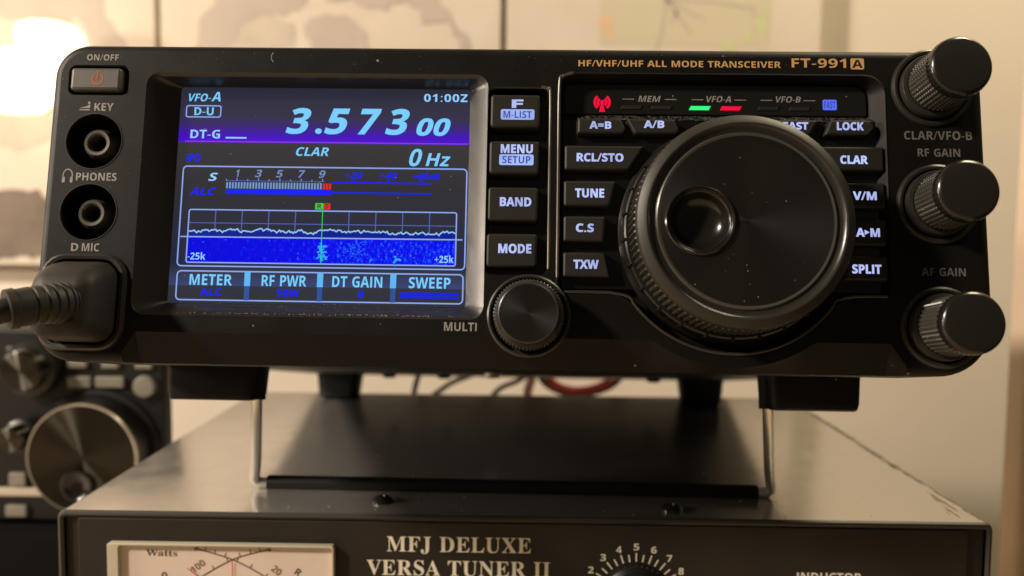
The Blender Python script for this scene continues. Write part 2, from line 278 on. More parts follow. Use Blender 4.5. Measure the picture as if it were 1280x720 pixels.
# letter outlines: character, advance, then closed outlines (240 units cap height)
RAW = {
'B': 'A231;0,0 85,241 147,241 232,0 177,0 160,57 72,57 55,0;85,100 147,100 130,155 125,170 120,188 116,203 111,187 106,168 102,155|B225;30,0 30,240 105,240 147,236 177,226 196,208 202,179 199,160 192,144 181,133 165,127 165,126 187,117 195,110 202,100 206,86 208,70 202,40 184,18 156,5 120,0;81,145 110,145 129,146 141,152 148,160 150,172 147,184 140,192 127,197 108,198 81,198;81,42 114,42 134,44 146,51 153,61 155,75 153,87 146,96 133,102 112,104 81,104|C214;127,-3 94,0 66,12 45,30 31,55 22,85 19,120 23,154 33,184 49,209 71,227 99,239 132,243 168,239 202,226 186,185 159,196 132,201 106,195 87,179 76,153 72,119 75,85 86,60 105,44 132,39 161,42 193,52 193,9 162,0|D248;30,0 30,240 105,240 141,236 171,226 195,210 214,187 225,158 229,122 220,69 195,31 153,8 98,0;81,42 103,42 135,47 158,62 172,86 176,121 172,156 159,179 137,193 108,198 81,198|E188;30,0 30,240 168,240 168,198 81,198 81,145 162,145 162,104 81,104 81,42 168,42 168,0|F184;30,0 30,240 168,240 168,198 80,198 80,136 162,136 162,95 80,95 80,0|G243;131,-3 83,5 48,28 27,67 19,120 23,155 34,185 52,210 77,228 108,239 145,243 182,239 216,228 199,188 174,197 144,201 124,198 106,191 92,179 81,162 74,142 72,119 73,97 78,78 86,61 98,49 114,42 134,39 153,40 167,42 167,92 121,92 121,135 216,135 216,10 177,0|H257;30,0 30,240 81,240 81,146 176,146 176,240 227,240 227,0 176,0 176,103 81,103 81,0|I130;11,0 11,29 40,42 40,197 11,211 11,240 120,240 120,211 91,197 91,42 120,29 120,0|J111;5,-71 -12,-69 -25,-67 -25,-25 -14,-27 -1,-28 15,-25 21,-20 26,-12 30,15 30,240 81,240 81,15 79,-12 71,-34 60,-51 45,-62 26,-68|K223;30,0 30,240 81,240 81,130 91,144 101,158 166,240 222,240 139,134 223,0 165,0 102,101 81,86 81,0|L189;30,0 30,240 81,240 81,42 178,42 178,0|M316;30,0 30,240 99,240 156,56 157,56 217,240 286,240 286,0 239,0 239,113 240,140 241,168 241,188 240,188 178,0 132,0 74,188 73,188 74,168 75,139 76,111 76,0|N273;30,0 30,240 94,240 198,60 199,60 198,93 197,126 197,240 243,240 243,0 178,0 74,181 73,181 75,147 76,113 76,0|O267;134,-3 98,1 69,12 47,31 32,55 23,86 19,121 23,155 32,185 47,210 69,228 98,240 134,243 169,240 198,228 220,210 236,185 245,155 248,120 245,85 236,55 220,31 198,12 169,1;134,39 162,45 180,61 191,87 194,120 191,154 180,180 162,196 134,201 106,196 87,180 76,154 73,120 76,87 87,61 106,45|P211;30,0 30,240 107,240 147,235 174,220 190,196 196,165 194,145 187,126 175,109 158,96 134,88 103,85 81,85 81,0;81,127 98,127 117,129 132,135 141,147 144,163 142,178 134,189 122,196 104,198 81,198|Q267;181,-57 137,-3 134,-3 98,1 69,12 47,31 32,55 23,86 19,121 23,155 32,185 47,210 69,228 98,240 134,243 169,240 198,228 220,210 236,185 245,155 248,120 244,83 233,51 215,25 189,7 246,-57;134,39 162,45 180,61 191,87 194,120 191,154 180,180 162,196 134,201 106,196 87,180 76,154 73,120 76,87 87,61 106,45|R221;30,0 30,240 100,240 143,235 172,222 190,200 196,168 194,152 190,139 173,118 151,104 222,0 165,0 108,92 81,92 81,0;81,133 97,133 119,135 133,142 142,152 144,167 141,181 133,191 118,196 96,198 81,198|S185;83,-3 47,0 15,11 15,58 51,45 69,40 87,39 103,40 114,46 120,54 122,64 119,76 108,86 75,103 57,113 38,127 24,147 20,160 18,175 24,204 40,225 66,239 99,243 135,239 171,226 154,187 125,197 98,201 85,199 76,194 70,186 68,177 71,165 79,156 113,138 145,120 156,110 165,98 170,84 172,66 166,38 149,16 121,1|T194;72,0 72,197 7,197 7,240 188,240 188,197 123,197 123,0|U254;126,-3 84,3 53,21 35,49 29,85 29,240 79,240 79,93 82,68 91,51 106,42 127,39 149,43 163,52 172,69 175,93 175,240 225,240 225,85 223,61 214,40 201,22 181,8 157,0|V218;81,0 0,240 51,240 96,97 100,83 105,63 109,44 113,63 118,83 122,97 167,240 218,240 137,0|W324;61,0 0,240 50,240 81,109 85,89 89,66 92,46 95,66 100,88 103,105 138,240 186,240 221,105 225,89 229,66 232,46 235,66 240,89 244,109 275,240 325,240 264,0 206,0 173,126 171,137 167,153 164,170 162,182 160,170 157,153 154,137 151,126 119,0|X224;0,0 80,124 5,240 61,240 113,153 164,240 218,240 143,121 224,0 166,0 110,91 54,0|Y209;80,0 80,92 0,240 55,240 105,141 155,240 210,240 130,93 130,0|Z194;8,0 8,33 123,198 11,198 11,240 183,240 183,207 69,42 186,42 186,0|0192;96,-3 58,5 32,29 17,68 12,120 14,156 20,186 31,211 47,229 68,240 96,243 133,235 159,211 175,172 180,120 178,84 171,54 161,29 145,11 123,0;96,38 112,43 122,58 127,84 129,120 127,156 122,182 112,197 96,202 80,197 70,182 64,156 62,120 64,84 70,58 80,43|1192;88,0 88,139 88,162 89,186 82,179 72,170 44,148 20,178 97,240 139,240 139,0|2192;13,0 13,35 74,96 103,127 119,150 124,172 122,185 116,194 107,199 95,201 81,199 68,194 40,176 13,209 35,226 62,238 98,243 120,241 139,235 154,224 165,211 172,196 174,178 172,159 166,142 144,110 107,74 77,45 77,43 181,43 181,0|3192;82,-3 45,0 13,10 13,53 45,41 77,37 100,39 115,46 123,58 126,73 121,90 114,96 103,100 68,104 50,104 50,143 68,143 102,147 112,152 118,158 122,175 120,186 114,195 103,200 88,202 72,201 58,196 37,185 13,220 46,236 67,241 91,243 124,239 150,228 166,210 172,186 168,164 157,146 140,134 120,126 120,125 145,119 164,108 175,91 179,70 176,50 168,32 155,18 137,6 112,-1|4192;108,0 108,50 6,50 6,85 111,240 157,240 157,89 186,89 186,50 157,50 157,0;50,89 108,89 108,130 108,148 109,169 110,182 109,182 102,169 94,155|5192;81,-3 46,0 16,10 16,53 46,42 79,38 99,40 114,47 123,59 126,76 123,92 114,103 99,110 78,112 58,110 41,107 21,118 30,240 160,240 160,197 75,197 70,150 82,152 101,153 121,151 140,145 155,134 167,120 174,102 177,80 171,45 152,19 122,2|6192;99,-3 76,-1 55,8 37,22 24,42 15,69 12,102 15,143 25,181 34,198 47,213 62,225 81,235 104,240 132,242 148,242 164,240 164,199 150,202 135,203 109,200 89,193 75,182 66,167 61,149 58,128 60,128 69,139 80,148 94,154 112,156 141,151 163,136 176,112 181,80 175,45 159,19 133,2;98,37 112,40 123,48 130,61 132,79 130,95 124,107 114,114 99,117 80,112 67,99 62,84 66,62 78,44 88,39|7192;37,0 127,197 9,197 9,240 181,240 181,208 90,0|8192;96,-3 60,1 34,14 17,34 12,61 15,83 25,101 40,114 58,125 43,136 30,150 22,166 19,185 22,203 30,217 42,228 58,236 77,241 96,243 116,241 134,236 150,228 162,217 170,203 173,185 170,165 160,150 147,137 130,127 154,111 173,90 178,77 180,62 177,44 169,28 157,14 140,5 119,-1;96,148 116,161 123,170 125,181 123,192 117,199 107,204 96,206 84,204 75,199 69,192 67,181 69,170 76,161;95,34 112,36 124,42 131,51 133,63 128,79 114,92 98,102 94,104 69,87 61,77 59,64 61,52 68,42 79,36|9192;60,-3 43,-3 28,-1 28,40 42,37 56,36 83,39 103,46 116,57 126,72 131,90 133,111 131,111 113,91 98,85 78,83 51,88 29,103 15,127 11,159 16,194 33,220 59,237 92,242 116,240 137,231 154,217 168,197 177,170 180,137 177,97 166,58 157,41 145,26 130,14 111,5 87,-1;92,122 112,127 125,140 130,155 126,177 113,195 104,200 93,202 80,199 69,192 62,179 60,160 62,144 68,132 78,125|/125;3,0 93,240 122,240 32,0|-108;13,77 13,103 95,103 95,77|.90;45,-5 30,1 26,8 24,18 26,29 30,36 45,41 60,36 64,29 66,18 64,8 60,1|=192;19,140 19,164 173,164 173,140;19,73 19,97 173,97 173,73|+192;84,37 84,106 17,106 17,130 84,130 84,200 108,200 108,130 175,130 175,106 108,106 108,37|:90;45,139 30,144 26,151 24,162 26,173 30,180 45,185 60,180 64,173 66,162 64,151 60,144;45,-5 30,1 26,8 24,18 26,29 30,36 45,41 60,36 64,29 66,18 64,8 60,1|k208;26,0 26,255 76,255 76,141 75,120 74,100 85,114 96,128 147,183 204,183 131,104 208,0 150,0 98,74 76,57 76,0|z164;9,0 9,30 94,145 14,145 14,183 151,183 151,151 68,38 154,38 154,0|d212;84,-3 57,3 34,21 20,50 15,91 20,133 35,163 57,181 86,187 104,185 118,179 130,170 138,160 140,160 138,175 136,196 136,255 186,255 186,0 148,0 138,24 136,24 128,13 117,5 102,-1;102,37 119,40 131,49 137,64 140,86 140,91 138,115 131,132 120,143 101,146 86,143 75,132 68,114 66,91 68,67 75,50 87,40|a203;71,-3 48,0 30,11 18,29 14,55 19,80 35,98 60,109 96,113 128,114 128,122 126,135 120,143 111,148 99,150 73,146 48,137 31,171 64,183 101,187 134,183 158,171 173,151 178,122 178,0 143,0 133,25 132,25 120,12 107,3 91,-2;90,33 105,36 117,43 125,54 128,70 128,85 108,84 88,82 75,76 68,66 65,54 67,45 72,38',
'S': 'M317;7,0 7,9 21,11 31,16 36,25 38,40 38,191 35,208 26,216 7,219 7,228 92,228 158,71 225,228 309,228 309,219 295,217 286,212 282,203 280,189 280,43 282,21 291,12 308,9 308,0 198,0 198,9 216,12 225,22 227,42 227,199 144,0 135,0 53,194 53,40 54,24 60,15 70,10 85,9 85,0|F202;8,0 8,9 22,11 31,17 36,26 37,42 37,187 36,202 31,212 22,217 7,219 7,228 197,228 197,160 189,160 184,178 178,193 168,203 155,210 137,214 115,216 100,215 93,211 91,199 91,124 95,124 114,126 128,135 137,150 142,173 151,173 151,59 142,59 137,84 128,100 114,109 94,112 91,112 91,40 94,21 98,15 105,12 128,9 128,0|J165;54,-33 39,-31 26,-27 14,-20 6,-11 0,0 -2,11 0,22 5,30 13,36 22,37 32,36 40,31 45,23 46,14 42,-1 38,-10 42,-18 52,-20 63,-18 69,-12 74,11 74,183 71,204 67,211 61,215 40,219 40,228 157,228 157,219 138,215 133,211 130,205 128,183 128,44 123,11 109,-13 86,-28|D248;10,0 10,9 23,11 31,15 36,23 37,37 37,187 35,203 30,213 21,218 7,219 7,228 111,228 164,220 203,198 226,162 234,114 227,64 204,28 167,7 114,0;111,12 140,18 160,37 171,69 175,115 171,159 159,191 139,210 111,217 101,215 95,212 91,192 91,36 95,17 101,13|E221;7,0 7,8 22,10 31,15 36,24 38,39 38,184 36,202 31,213 22,218 8,219 8,228 199,228 199,160 192,160 184,186 170,203 148,212 116,215 100,214 93,208 91,194 91,123 97,123 116,126 130,134 138,150 144,173 152,173 152,59 144,59 137,91 130,100 120,107 93,111 91,111 91,34 93,23 96,17 115,14 138,15 157,19 172,27 185,37 196,52 206,72 215,72 201,0|L213;8,0 8,9 22,11 31,16 36,25 37,40 37,189 36,204 31,212 22,217 8,219 8,228 125,228 125,219 104,217 98,214 94,208 91,189 91,41 93,24 100,16 117,14 139,15 157,20 172,28 185,40 195,56 204,77 214,77 201,0|U246;124,-6 84,-1 57,14 42,40 37,78 37,189 35,203 30,212 22,217 7,219 7,228 120,228 120,219 101,216 93,208 90,189 90,70 93,44 102,26 116,15 137,11 163,15 181,28 192,50 196,80 196,189 195,203 190,212 180,217 164,219 164,228 237,228 237,219 224,216 216,211 213,202 211,189 211,91 206,46 190,16 163,-1|X235;6,0 6,9 26,15 45,33 97,104 39,193 24,213 16,218 8,219 7,219 7,228 122,228 122,219 115,219 100,216 95,208 101,194 132,145 161,187 170,207 164,216 146,219 146,228 229,228 229,219 227,219 213,217 201,211 178,187 140,132 207,29 218,14 231,9 232,9 232,0 119,0 119,9 122,9 139,12 145,20 137,40 105,91 69,40 62,22 68,12 87,9 87,0|V214;106,-6 22,190 11,210 4,216 -7,219 -7,228 105,228 105,219 83,216 78,212 76,205 81,189 129,72 174,189 177,204 176,212 171,216 149,219 149,228 221,228 221,219 212,218 204,214 191,191 115,-6|R236;8,0 8,9 22,11 31,16 36,25 37,40 37,189 36,203 31,212 22,217 8,219 8,228 108,228 152,224 184,213 202,194 209,167 205,148 196,133 180,120 157,112 216,25 226,13 239,9 240,9 240,0 169,0 101,106 91,106 91,40 93,25 97,16 106,11 121,9 121,0;91,117 102,117 124,120 140,129 149,145 152,168 149,189 142,204 129,213 112,216 101,214 95,211 91,193|S195;21,-5 21,79 31,79 41,47 56,25 75,12 98,7 115,10 128,18 137,30 139,45 133,65 112,80 81,95 56,110 38,126 28,144 25,166 27,185 34,201 44,215 58,225 74,231 92,233 115,231 141,224 146,223 150,222 157,225 160,233 170,233 170,160 161,160 155,177 147,192 136,205 124,214 111,220 97,222 82,220 70,213 62,203 60,190 62,178 69,168 94,151 127,136 159,117 169,106 175,94 180,66 177,46 169,29 157,15 140,4 120,-3 96,-5 79,-4 63,0 49,5 42,6 35,4 31,-5|A218;-4,0 -4,9 5,11 12,15 25,37 103,233 112,233 192,43 206,17 212,11 222,9 222,0 115,0 115,9 135,13 142,23 136,41 126,66 52,66 39,35 38,29 37,24 43,13 62,9 64,9 64,0;57,80 121,80 88,160|T211;46,0 46,9 61,10 71,15 76,25 78,40 78,217 75,217 51,213 33,202 20,183 14,159 5,159 5,228 205,228 205,158 197,158 191,184 178,202 160,213 134,217 132,217 132,40 133,25 138,15 148,10 164,9 164,0|N247;201,-5 53,175 53,39 55,24 59,15 68,11 83,9 83,0 9,0 9,9 27,12 36,21 38,39 38,194 18,217 9,219 9,228 78,228 195,84 195,189 193,207 184,216 166,219 166,228 240,228 240,219 225,217 217,212 212,203 211,188 211,-5|I130;7,0 7,9 21,11 31,16 36,24 38,38 38,193 36,206 32,214 22,218 7,219 7,228 122,228 122,219 107,218 98,214 93,206 91,193 91,39 94,22 103,13 123,9 123,0|W305;85,-5 16,196 8,214 1,218 -8,219 -8,228 90,228 90,219 75,216 71,212 70,205 74,186 111,77 150,176 143,199 139,209 134,215 115,219 115,228 220,228 220,219 202,216 196,206 199,193 237,83 270,185 274,203 273,211 269,215 252,219 252,228 312,228 312,219 303,216 297,211 287,190 223,-5 214,-5 158,154 95,-5|a172;127,-5 108,1 100,17 76,1 48,-4 32,-2 20,6 13,17 10,32 15,52 32,68 59,82 99,95 99,121 98,133 93,141 85,146 74,148 58,145 52,137 57,128 61,116 60,107 55,101 48,97 39,95 29,97 22,102 18,109 16,118 19,129 25,139 34,147 47,154 63,158 81,159 112,156 132,146 143,129 146,105 146,31 147,20 152,17 160,21 165,14 147,0;76,17 87,20 99,32 99,85 82,78 69,69 62,57 59,42 63,23|t114;62,-5 44,-2 33,5 26,18 24,36 24,139 10,139 10,150 44,185 64,212 72,212 72,155 104,155 104,139 72,139 72,41 75,25 78,21 84,20 95,24 103,37 111,33 91,5|s144;76,-5 61,-3 43,3 37,4 30,2 26,-4 18,-4 18,53 27,53 33,34 43,19 56,10 70,7 81,9 89,13 94,20 96,29 92,42 78,52 53,65 38,74 27,85 21,97 18,110 22,130 32,145 49,156 71,160 83,158 99,154 103,153 106,152 111,154 115,160 122,160 122,111 114,111 107,127 98,139 87,146 75,148 65,147 58,143 54,137 52,130 58,116 73,106 96,95 111,86 121,76 127,63 129,47 125,26 114,9 97,-2|P209;8,0 8,9 22,11 31,16 36,25 37,40 37,189 36,203 31,212 22,217 8,219 8,228 107,228 144,226 168,220 183,211 195,199 202,184 204,166 199,140 183,120 157,107 121,103 91,103 91,40 93,25 97,16 106,11 121,9 121,0;91,115 101,115 122,118 136,126 144,142 146,165 144,187 138,203 126,212 108,216 95,212 91,199'}
GLYPHS = {}
for _k, _t in RAW.items():
    GLYPHS[_k] = {}
    for _e in _t.split('|'):
        _h, *_cs = _e[1:].split(';')
        GLYPHS[_k][_e[0]] = (int(_h), [[tuple(map(int, q.split(','))) for q in c.split()] for c in _cs])
GLYPHS['B']['I'] = (112, [[(30, 0), (82, 0), (82, 240), (30, 240)]])

# ------------------------------------------------------------------ mesh helpers
# shapes are drawn in (u right, v up, w towards the viewer), in mm
def P(u, v, w):
    return Vector((u * MM, -w * MM, v * MM))


class MB:
    def __init__(s):
        s.v = []; s.f = []

    def add(s, pts):
        i = len(s.v)
        s.v += [P(*p) for p in pts]
        return list(range(i, i + len(pts)))

    def face(s, idx):
        s.f.append(tuple(idx))

    def poly(s, loops, w):
        """flat face(s) at depth w from outline + holes"""
        if len(loops) == 1 and len(loops[0]) <= 4:
            s.face(s.add([(u, v, w) for u, v in loops[0]])); return
        vl = [[Vector((u, v, 0)) for u, v in lp] for lp in loops]
        flat = [p for lp in loops for p in lp]
        idx = s.add([(u, v, w) for u, v in flat])
        for t in tessellate_polygon(vl):
            a, b, c = (flat[i] for i in t)
            if (b[0] - a[0]) * (c[1] - a[1]) - (b[1] - a[1]) * (c[0] - a[0]) < 0:
                t = t[::-1]
            s.face([idx[i] for i in t])

    def loft(s, rings, close=True):
        """rings: lists of (u,v,w), same length, from back to front, counter-clockwise seen from the front"""
        ids = [s.add(r) for r in rings]
        n = len(rings[0])
        for a, b in zip(ids, ids[1:]):
            for i in range(n if close else n - 1):
                j = (i + 1) % n
                s.face([a[i], a[j], b[j], b[i]])
        return ids

    def prism(s, lp, w0, w1, bev=0.4, seg=3, back=True, taper=0.0):
        rings = [[(u, v, w0) for u, v in inset(lp, -taper)]]
        for k in range(seg + 1):
            a = pi / 2 * k / seg
            ins = bev * (1 - cos(a))
            rings.append([(u, v, w1 - bev + bev * sin(a)) for u, v in inset(lp, ins)])
        s.loft(rings)
        s.poly([[(p[0], p[1]) for p in rings[-1]]], w1)
        if back:
            s.poly([[(p[0], p[1]) for p in rings[0]][::-1]], w0)

    def lathe(s, c, prof, seg=64, mod=None, ax=None):
        """prof: (radius, w) from back to front; ax: optional (origin, ex, ey, ez) in uvw"""
        rings = []
        for k, (r, w) in enumerate(prof):
            ring = []
            for i in range(seg):
                a = 2 * pi * i / seg
                rr = r * (mod(k, i) if mod else 1)
                if ax:
                    o, ex, ey, ez = ax
                    p = o + ex * (rr * cos(a)) + ey * (rr * sin(a)) + ez * w
                    ring.append((p.x, p.y, p.z))
                else:
                    ring.append((c[0] + rr * cos(a), c[1] + rr * sin(a), w))
            rings.append(ring)
        s.loft(rings)

    def disc(s, c, r, w, seg=48):
        s.poly([[(c[0] + r * cos(2 * pi * i / seg), c[1] + r * sin(2 * pi * i / seg)) for i in range(seg)]], w)

    def tube(s, pts, r, seg=14, caps=True, smooth=6):
        if smooth:
            pts = spline(pts, smooth)
        pts = [Vector(p) for p in pts]
        n = len(pts)
        rad = r if callable(r) else (lambda t: r)
        up = None
        rings = []
        for i, p in enumerate(pts):
            t = (pts[min(i + 1, n - 1)] - pts[max(i - 1, 0)]).normalized()
            if up is None:
                up = Vector((0, 1, 0)) if abs(t.y) < .9 else Vector((1, 0, 0))
            x = (up - t * up.dot(t)).normalized()
            up = x
            y = t.cross(x)
            q = rad(i / (n - 1))
            rings.append([tuple(p + x * (q * cos(2 * pi * k / seg)) + y * (q * sin(2 * pi * k / seg))) for k in range(seg)])
        ids = s.loft(rings)
        if caps:
            s.face(ids[0][::-1]); s.face(ids[-1])

    def strip(s, pts, t, w, closed=False):
        """flat line of width t through the (u,v) points"""
        n = len(pts)
        L, R = [], []
        for i in range(n):
            a = pts[(i - 1) % n] if (closed or i > 0) else pts[i]
            b = pts[(i + 1) % n] if (closed or i < n - 1) else pts[i]
            d1 = Vector((pts[i][0] - a[0], pts[i][1] - a[1])); d2 = Vector((b[0] - pts[i][0], b[1] - pts[i][1]))
            d1 = d1.normalized() if d1.length > 1e-9 else d2.normalized()
            d2 = d2.normalized() if d2.length > 1e-9 else d1
            m = (d1 + d2)
            m = m.normalized() if m.length > 1e-6 else d1
            nn = Vector((-m.y, m.x))
            k = t / 2 / max(.5, nn.dot(Vector((-d1.y, d1.x))))
            L.append((pts[i][0] + nn.x * k, pts[i][1] + nn.y * k, w)); R.append((pts[i][0] - nn.x * k, pts[i][1] - nn.y * k, w))
        a, b = s.add(L), s.add(R)
        for i in range(n if closed else n - 1):
            j = (i + 1) % n
            s.face([b[i], b[j], a[j], a[i]])

    def rect(s, u0, v0, u1, v1, w):
        s.poly([[(u0, v0), (u1, v0), (u1, v1), (u0, v1)]], w)

    def text(s, t, uc, vc, wid, h, w, font='B', shear=0.0, bold=0.0, rot=0.0, gap=0.0):
        g = GLYPHS[font]
        x = 0
        items = []
        for ch in t:
            if ch == ' ':
                x += 110; continue
            if ch == '\u25b6':
                items.append((x + 15, [[(0, 60), (120, 125), (0, 190)]])); x += 150; continue
            adv, cs = g[ch]
            items.append((x, cs)); x += adv + gap
        xs = [px + dx for dx, cs in items for c in cs for px, _ in c]
        x0, x1 = min(xs), max(xs)
        sx = wid / (x1 - x0 + shear * 240); sy = h / 240
        cr, sr = cos(rot), sin(rot)
        for dx, cs in items:
            lps = []
            for c in cs:
                lp = []
                for px, py in c:
                    a = (px + dx - x0 + shear * py) * sx - wid / 2; b = py * sy - h / 2
                    lp.append((uc + a * cr - b * sr, vc + a * sr + b * cr))
                lps.append(lp)
            # split into outlines with their own holes
            outs = [l for l in lps if area(l) * area(max(lps, key=lambda q: abs(area(q)))) > 0]
            holes = [l for l in lps if l not in outs]
            if bold:
                for o in lps:
                    s.strip(o, bold, w + .012, closed=True)
            for o in outs:
                s.poly([o] + [hh for hh in holes if inside(hh[0], o)], w)

    def build(s, name, m, parent=None, origin=None, sharp=32):
        me = bpy.data.meshes.new(name)
        o3 = P(*origin) if origin else Vector((0, 0, 0))
        me.from_pydata([p - o3 for p in s.v], [], s.f)
        me.materials.append(m)
        me.validate()
        me.shade_smooth()
        me.set_sharp_from_angle(angle=radians(sharp))
        o = bpy.data.objects.new(name, me)
        COL.objects.link(o)
        o.location = o3
        if parent:
            o.parent = parent
            if parent.type == 'MESH':
                o.location = o3 - parent.location
        return o


def area(l):
    return sum(a[0] * b[1] - b[0] * a[1] for a, b in zip(l, l[1:] + l[:1])) / 2


def inside(p, l):
    r = False
    for a, b in zip(l, l[1:] + l[:1]):
        if (a[1] > p[1]) != (b[1] > p[1]) and p[0] < (b[0] - a[0]) * (p[1] - a[1]) / (b[1] - a[1]) + a[0]:
            r = not r
    return r


def spline(pts, k):
    out = []
    n = len(pts)
    V = [Vector(p) for p in pts]
    for i in range(n - 1):
        p0, p1, p2, p3 = V[max(i - 1, 0)], V[i], V[i + 1], V[min(i + 2, n - 1)]
        for j in range(k):
            t = j / k
            out.append(0.5 * (2 * p1 + (p2 - p0) * t + (2 * p0 - 5 * p1 + 4 * p2 - p3) * t * t + (3 * p1 - p0 - 3 * p2 + p3) * t ** 3))
    out.append(V[-1])
    return out


def inset(lp, d):
    """move an outline (counter-clockwise) inwards by d"""
    if abs(d) < 1e-9:
        return list(lp)
    n = len(lp)
    out = []
    for i in range(n):
        a, p, b = lp[i - 1], lp[i], lp[(i + 1) % n]
        d1 = Vector((p[0] - a[0], p[1] - a[1])); d2 = Vector((b[0] - p[0], b[1] - p[1]))
        if d1.length < 1e-9: d1 = d2
        if d2.length < 1e-9: d2 = d1
        d1.normalize(); d2.normalize()
        n1 = Vector((-d1.y, d1.x)); n2 = Vector((-d2.y, d2.x))
        m = n1 + n2
        if m.length < 1e-6: m = n1
        m.normalize()
        k = d / max(.45, m.dot(n1))
        out.append((p[0] + m.x * k, p[1] + m.y * k))
    return out


def rrect(u0, v0, u1, v1, r=1.0, n=5):
    r = r if isinstance(r, (tuple, list)) else (r, r, r, r)      # bl, br, tr, tl
    out = []
    for (cu_, cv_, a0, q) in ((u0 + r[0], v0 + r[0], pi, r[0]), (u1 - r[1], v0 + r[1], 1.5 * pi, r[1]), (u1 - r[2], v1 - r[2], 0, r[2]), (u0 + r[3], v1 - r[3], .5 * pi, r[3])):
        for k in range(n + 1):
            a = a0 + pi / 2 * k / n
            out.append((cu_ + q * cos(a), cv_ + q * sin(a)))
    return out


def roundpoly(pts, r, n=4):
    """round the corners of a counter-clockwise polygon"""
    out = []
    m = len(pts)
    for i in range(m):
        p = Vector(pts[i]); a = Vector(pts[i - 1]) - p; b = Vector(pts[(i + 1) % m]) - p
        q = min(r, a.length * .45, b.length * .45)
        a = p + a.normalized() * q; b = p + b.normalized() * q
        for k in range(n + 1):
            t = k / n
            z = a * (1 - t) ** 2 + p * 2 * t * (1 - t) + b * t * t
            out.append((z.x, z.y))
    return out


def circ(c, r, n=48):
    return [(c[0] + r * cos(2 * pi * i / n), c[1] + r * sin(2 * pi * i / n)) for i in range(n)]


def hole(mb, steps, floor=True):
    """steps: (loop, w) from the front edge down; walls face inwards"""
    rings = [[(u, v, w) for u, v in lp] for lp, w in steps]
    mb.loft(rings[::-1])
    if floor:
        mb.poly([steps[-1][0]], steps[-1][1])


def thing(name, label, cat, mw=None, group=None):
    o = bpy.data.objects.new(name, None)
    COL.objects.link(o)
    o.empty_display_size = 0.01
    if mw is not None:
        o.matrix_world = mw
    o['label'] = label
    o['category'] = cat
    if group:
        o['group'] = group
    return o


def write(name, m, parent, *a, **k):
    mb = MB()
    mb.text(*a, **k)
    return mb.build(name, m, parent)


def tag(o, label, cat, group=None):
    o['label'] = label
    o['category'] = cat
    if group:
        o['group'] = group
    return o


def at(x, y, z):
    return Matrix.Translation((x * MM, y * MM, z * MM))


# ================================================================== SETTING
def wall_mat():
    return mat('painted_wall', (0.66, 0.575, 0.47), 0.7, bump=(60, .12, .002), var=((0.62, 0.54, 0.435), 6, .35, .7))


mb = MB(); mb.prism(rrect(-1500, -700, 1300, 1300, .5, 1), -460, -450, 0.1, 1)
wall = mb.build('wall', wall_mat()); wall['kind'] = 'structure'
mb = MB(); mb.prism(rrect(235.5, -700, 300, 1300, 6, 4), -166, -150, 5, 4)
tag(mb.build('upright_post', mat('tan_painted_wood', (0.66, 0.52, 0.39), 0.55, bump=(40, .2, .003), var=((0.58, 0.44, 0.32), 7, .3, .7))), 'tan upright post at the right edge of the picture, out of focus beside the tuner', 'post')
mb = MB(); mb.prism(rrect(-900, -130, 224, -89.2, 2, 2), -255, 330, 1, 2)
dk = mb.build('desk', mat('brown_wooden_desk', (0.52, 0.41, 0.29), 0.5, var=((0.44, 0.34, 0.23), 30, .4, .6))); dk['kind'] = 'structure'

# ------------------------------------------------------------------ wall pieces (front face towards the viewer)
CREAM = mat('cream_map_print', (0.62, 0.535, 0.44), 0.75, bump=(900, .2, .0002), var=((0.575, 0.49, 0.395), 16, .4, .7))
LAND = mat('grey_land_print', (0.475, 0.40, 0.335), 0.75, bump=(900, .2, .0002), var=((0.43, 0.36, 0.30), 22, .4, .65))
LAND2 = mat('pale_land_print', (0.52, 0.445, 0.355), 0.75, var=((0.455, 0.395, 0.315), 40, .45, .65))
SHADE_BAND = mat('painted_shade_band', (0.13, 0.10, 0.075), 0.75, var=((0.19, 0.145, 0.11), 24, .4, .65))  # shadow below the lamp, painted as a dark brown colour
POSTER = mat('yellowed_map_print', (0.545, 0.475, 0.345), 0.7, var=((0.51, 0.49, 0.32), 25, .5, .7))


def jag(pts, amp=2.2, cut=5.0):
    out = []
    for a, b in zip(pts, pts[1:] + pts[:1]):
        L = hypot(b[0] - a[0], b[1] - a[1]); n = max(1, int(L / cut))
        for i in range(n):
            t = i / n
            out.append((a[0] + (b[0] - a[0]) * t + random.uniform(-amp, amp), a[1] + (b[1] - a[1]) * t + random.uniform(-amp, amp)))
    return out


def canvas(u0, u1, label, land_shade_patches):
    t = thing('map_canvas', label, 'wall map', at((u0 + u1) / 2, 429, 50), group='map canvases hung side by side')
    o = (u0 + u1) / 2
    mb = MB(); mb.prism(rrect(u0 - o, 0, u1 - o, 466, 1.5, 3), -16, 0, 1.2, 3)
    mb.build('canvas_panel', CREAM, t)
    for k, (lp, m) in enumerate(land_shade_patches):
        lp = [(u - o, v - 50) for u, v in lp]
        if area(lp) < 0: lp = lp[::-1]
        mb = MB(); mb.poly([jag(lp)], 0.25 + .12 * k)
        mb.build('printed_land_or_shade', m, t)
    return t


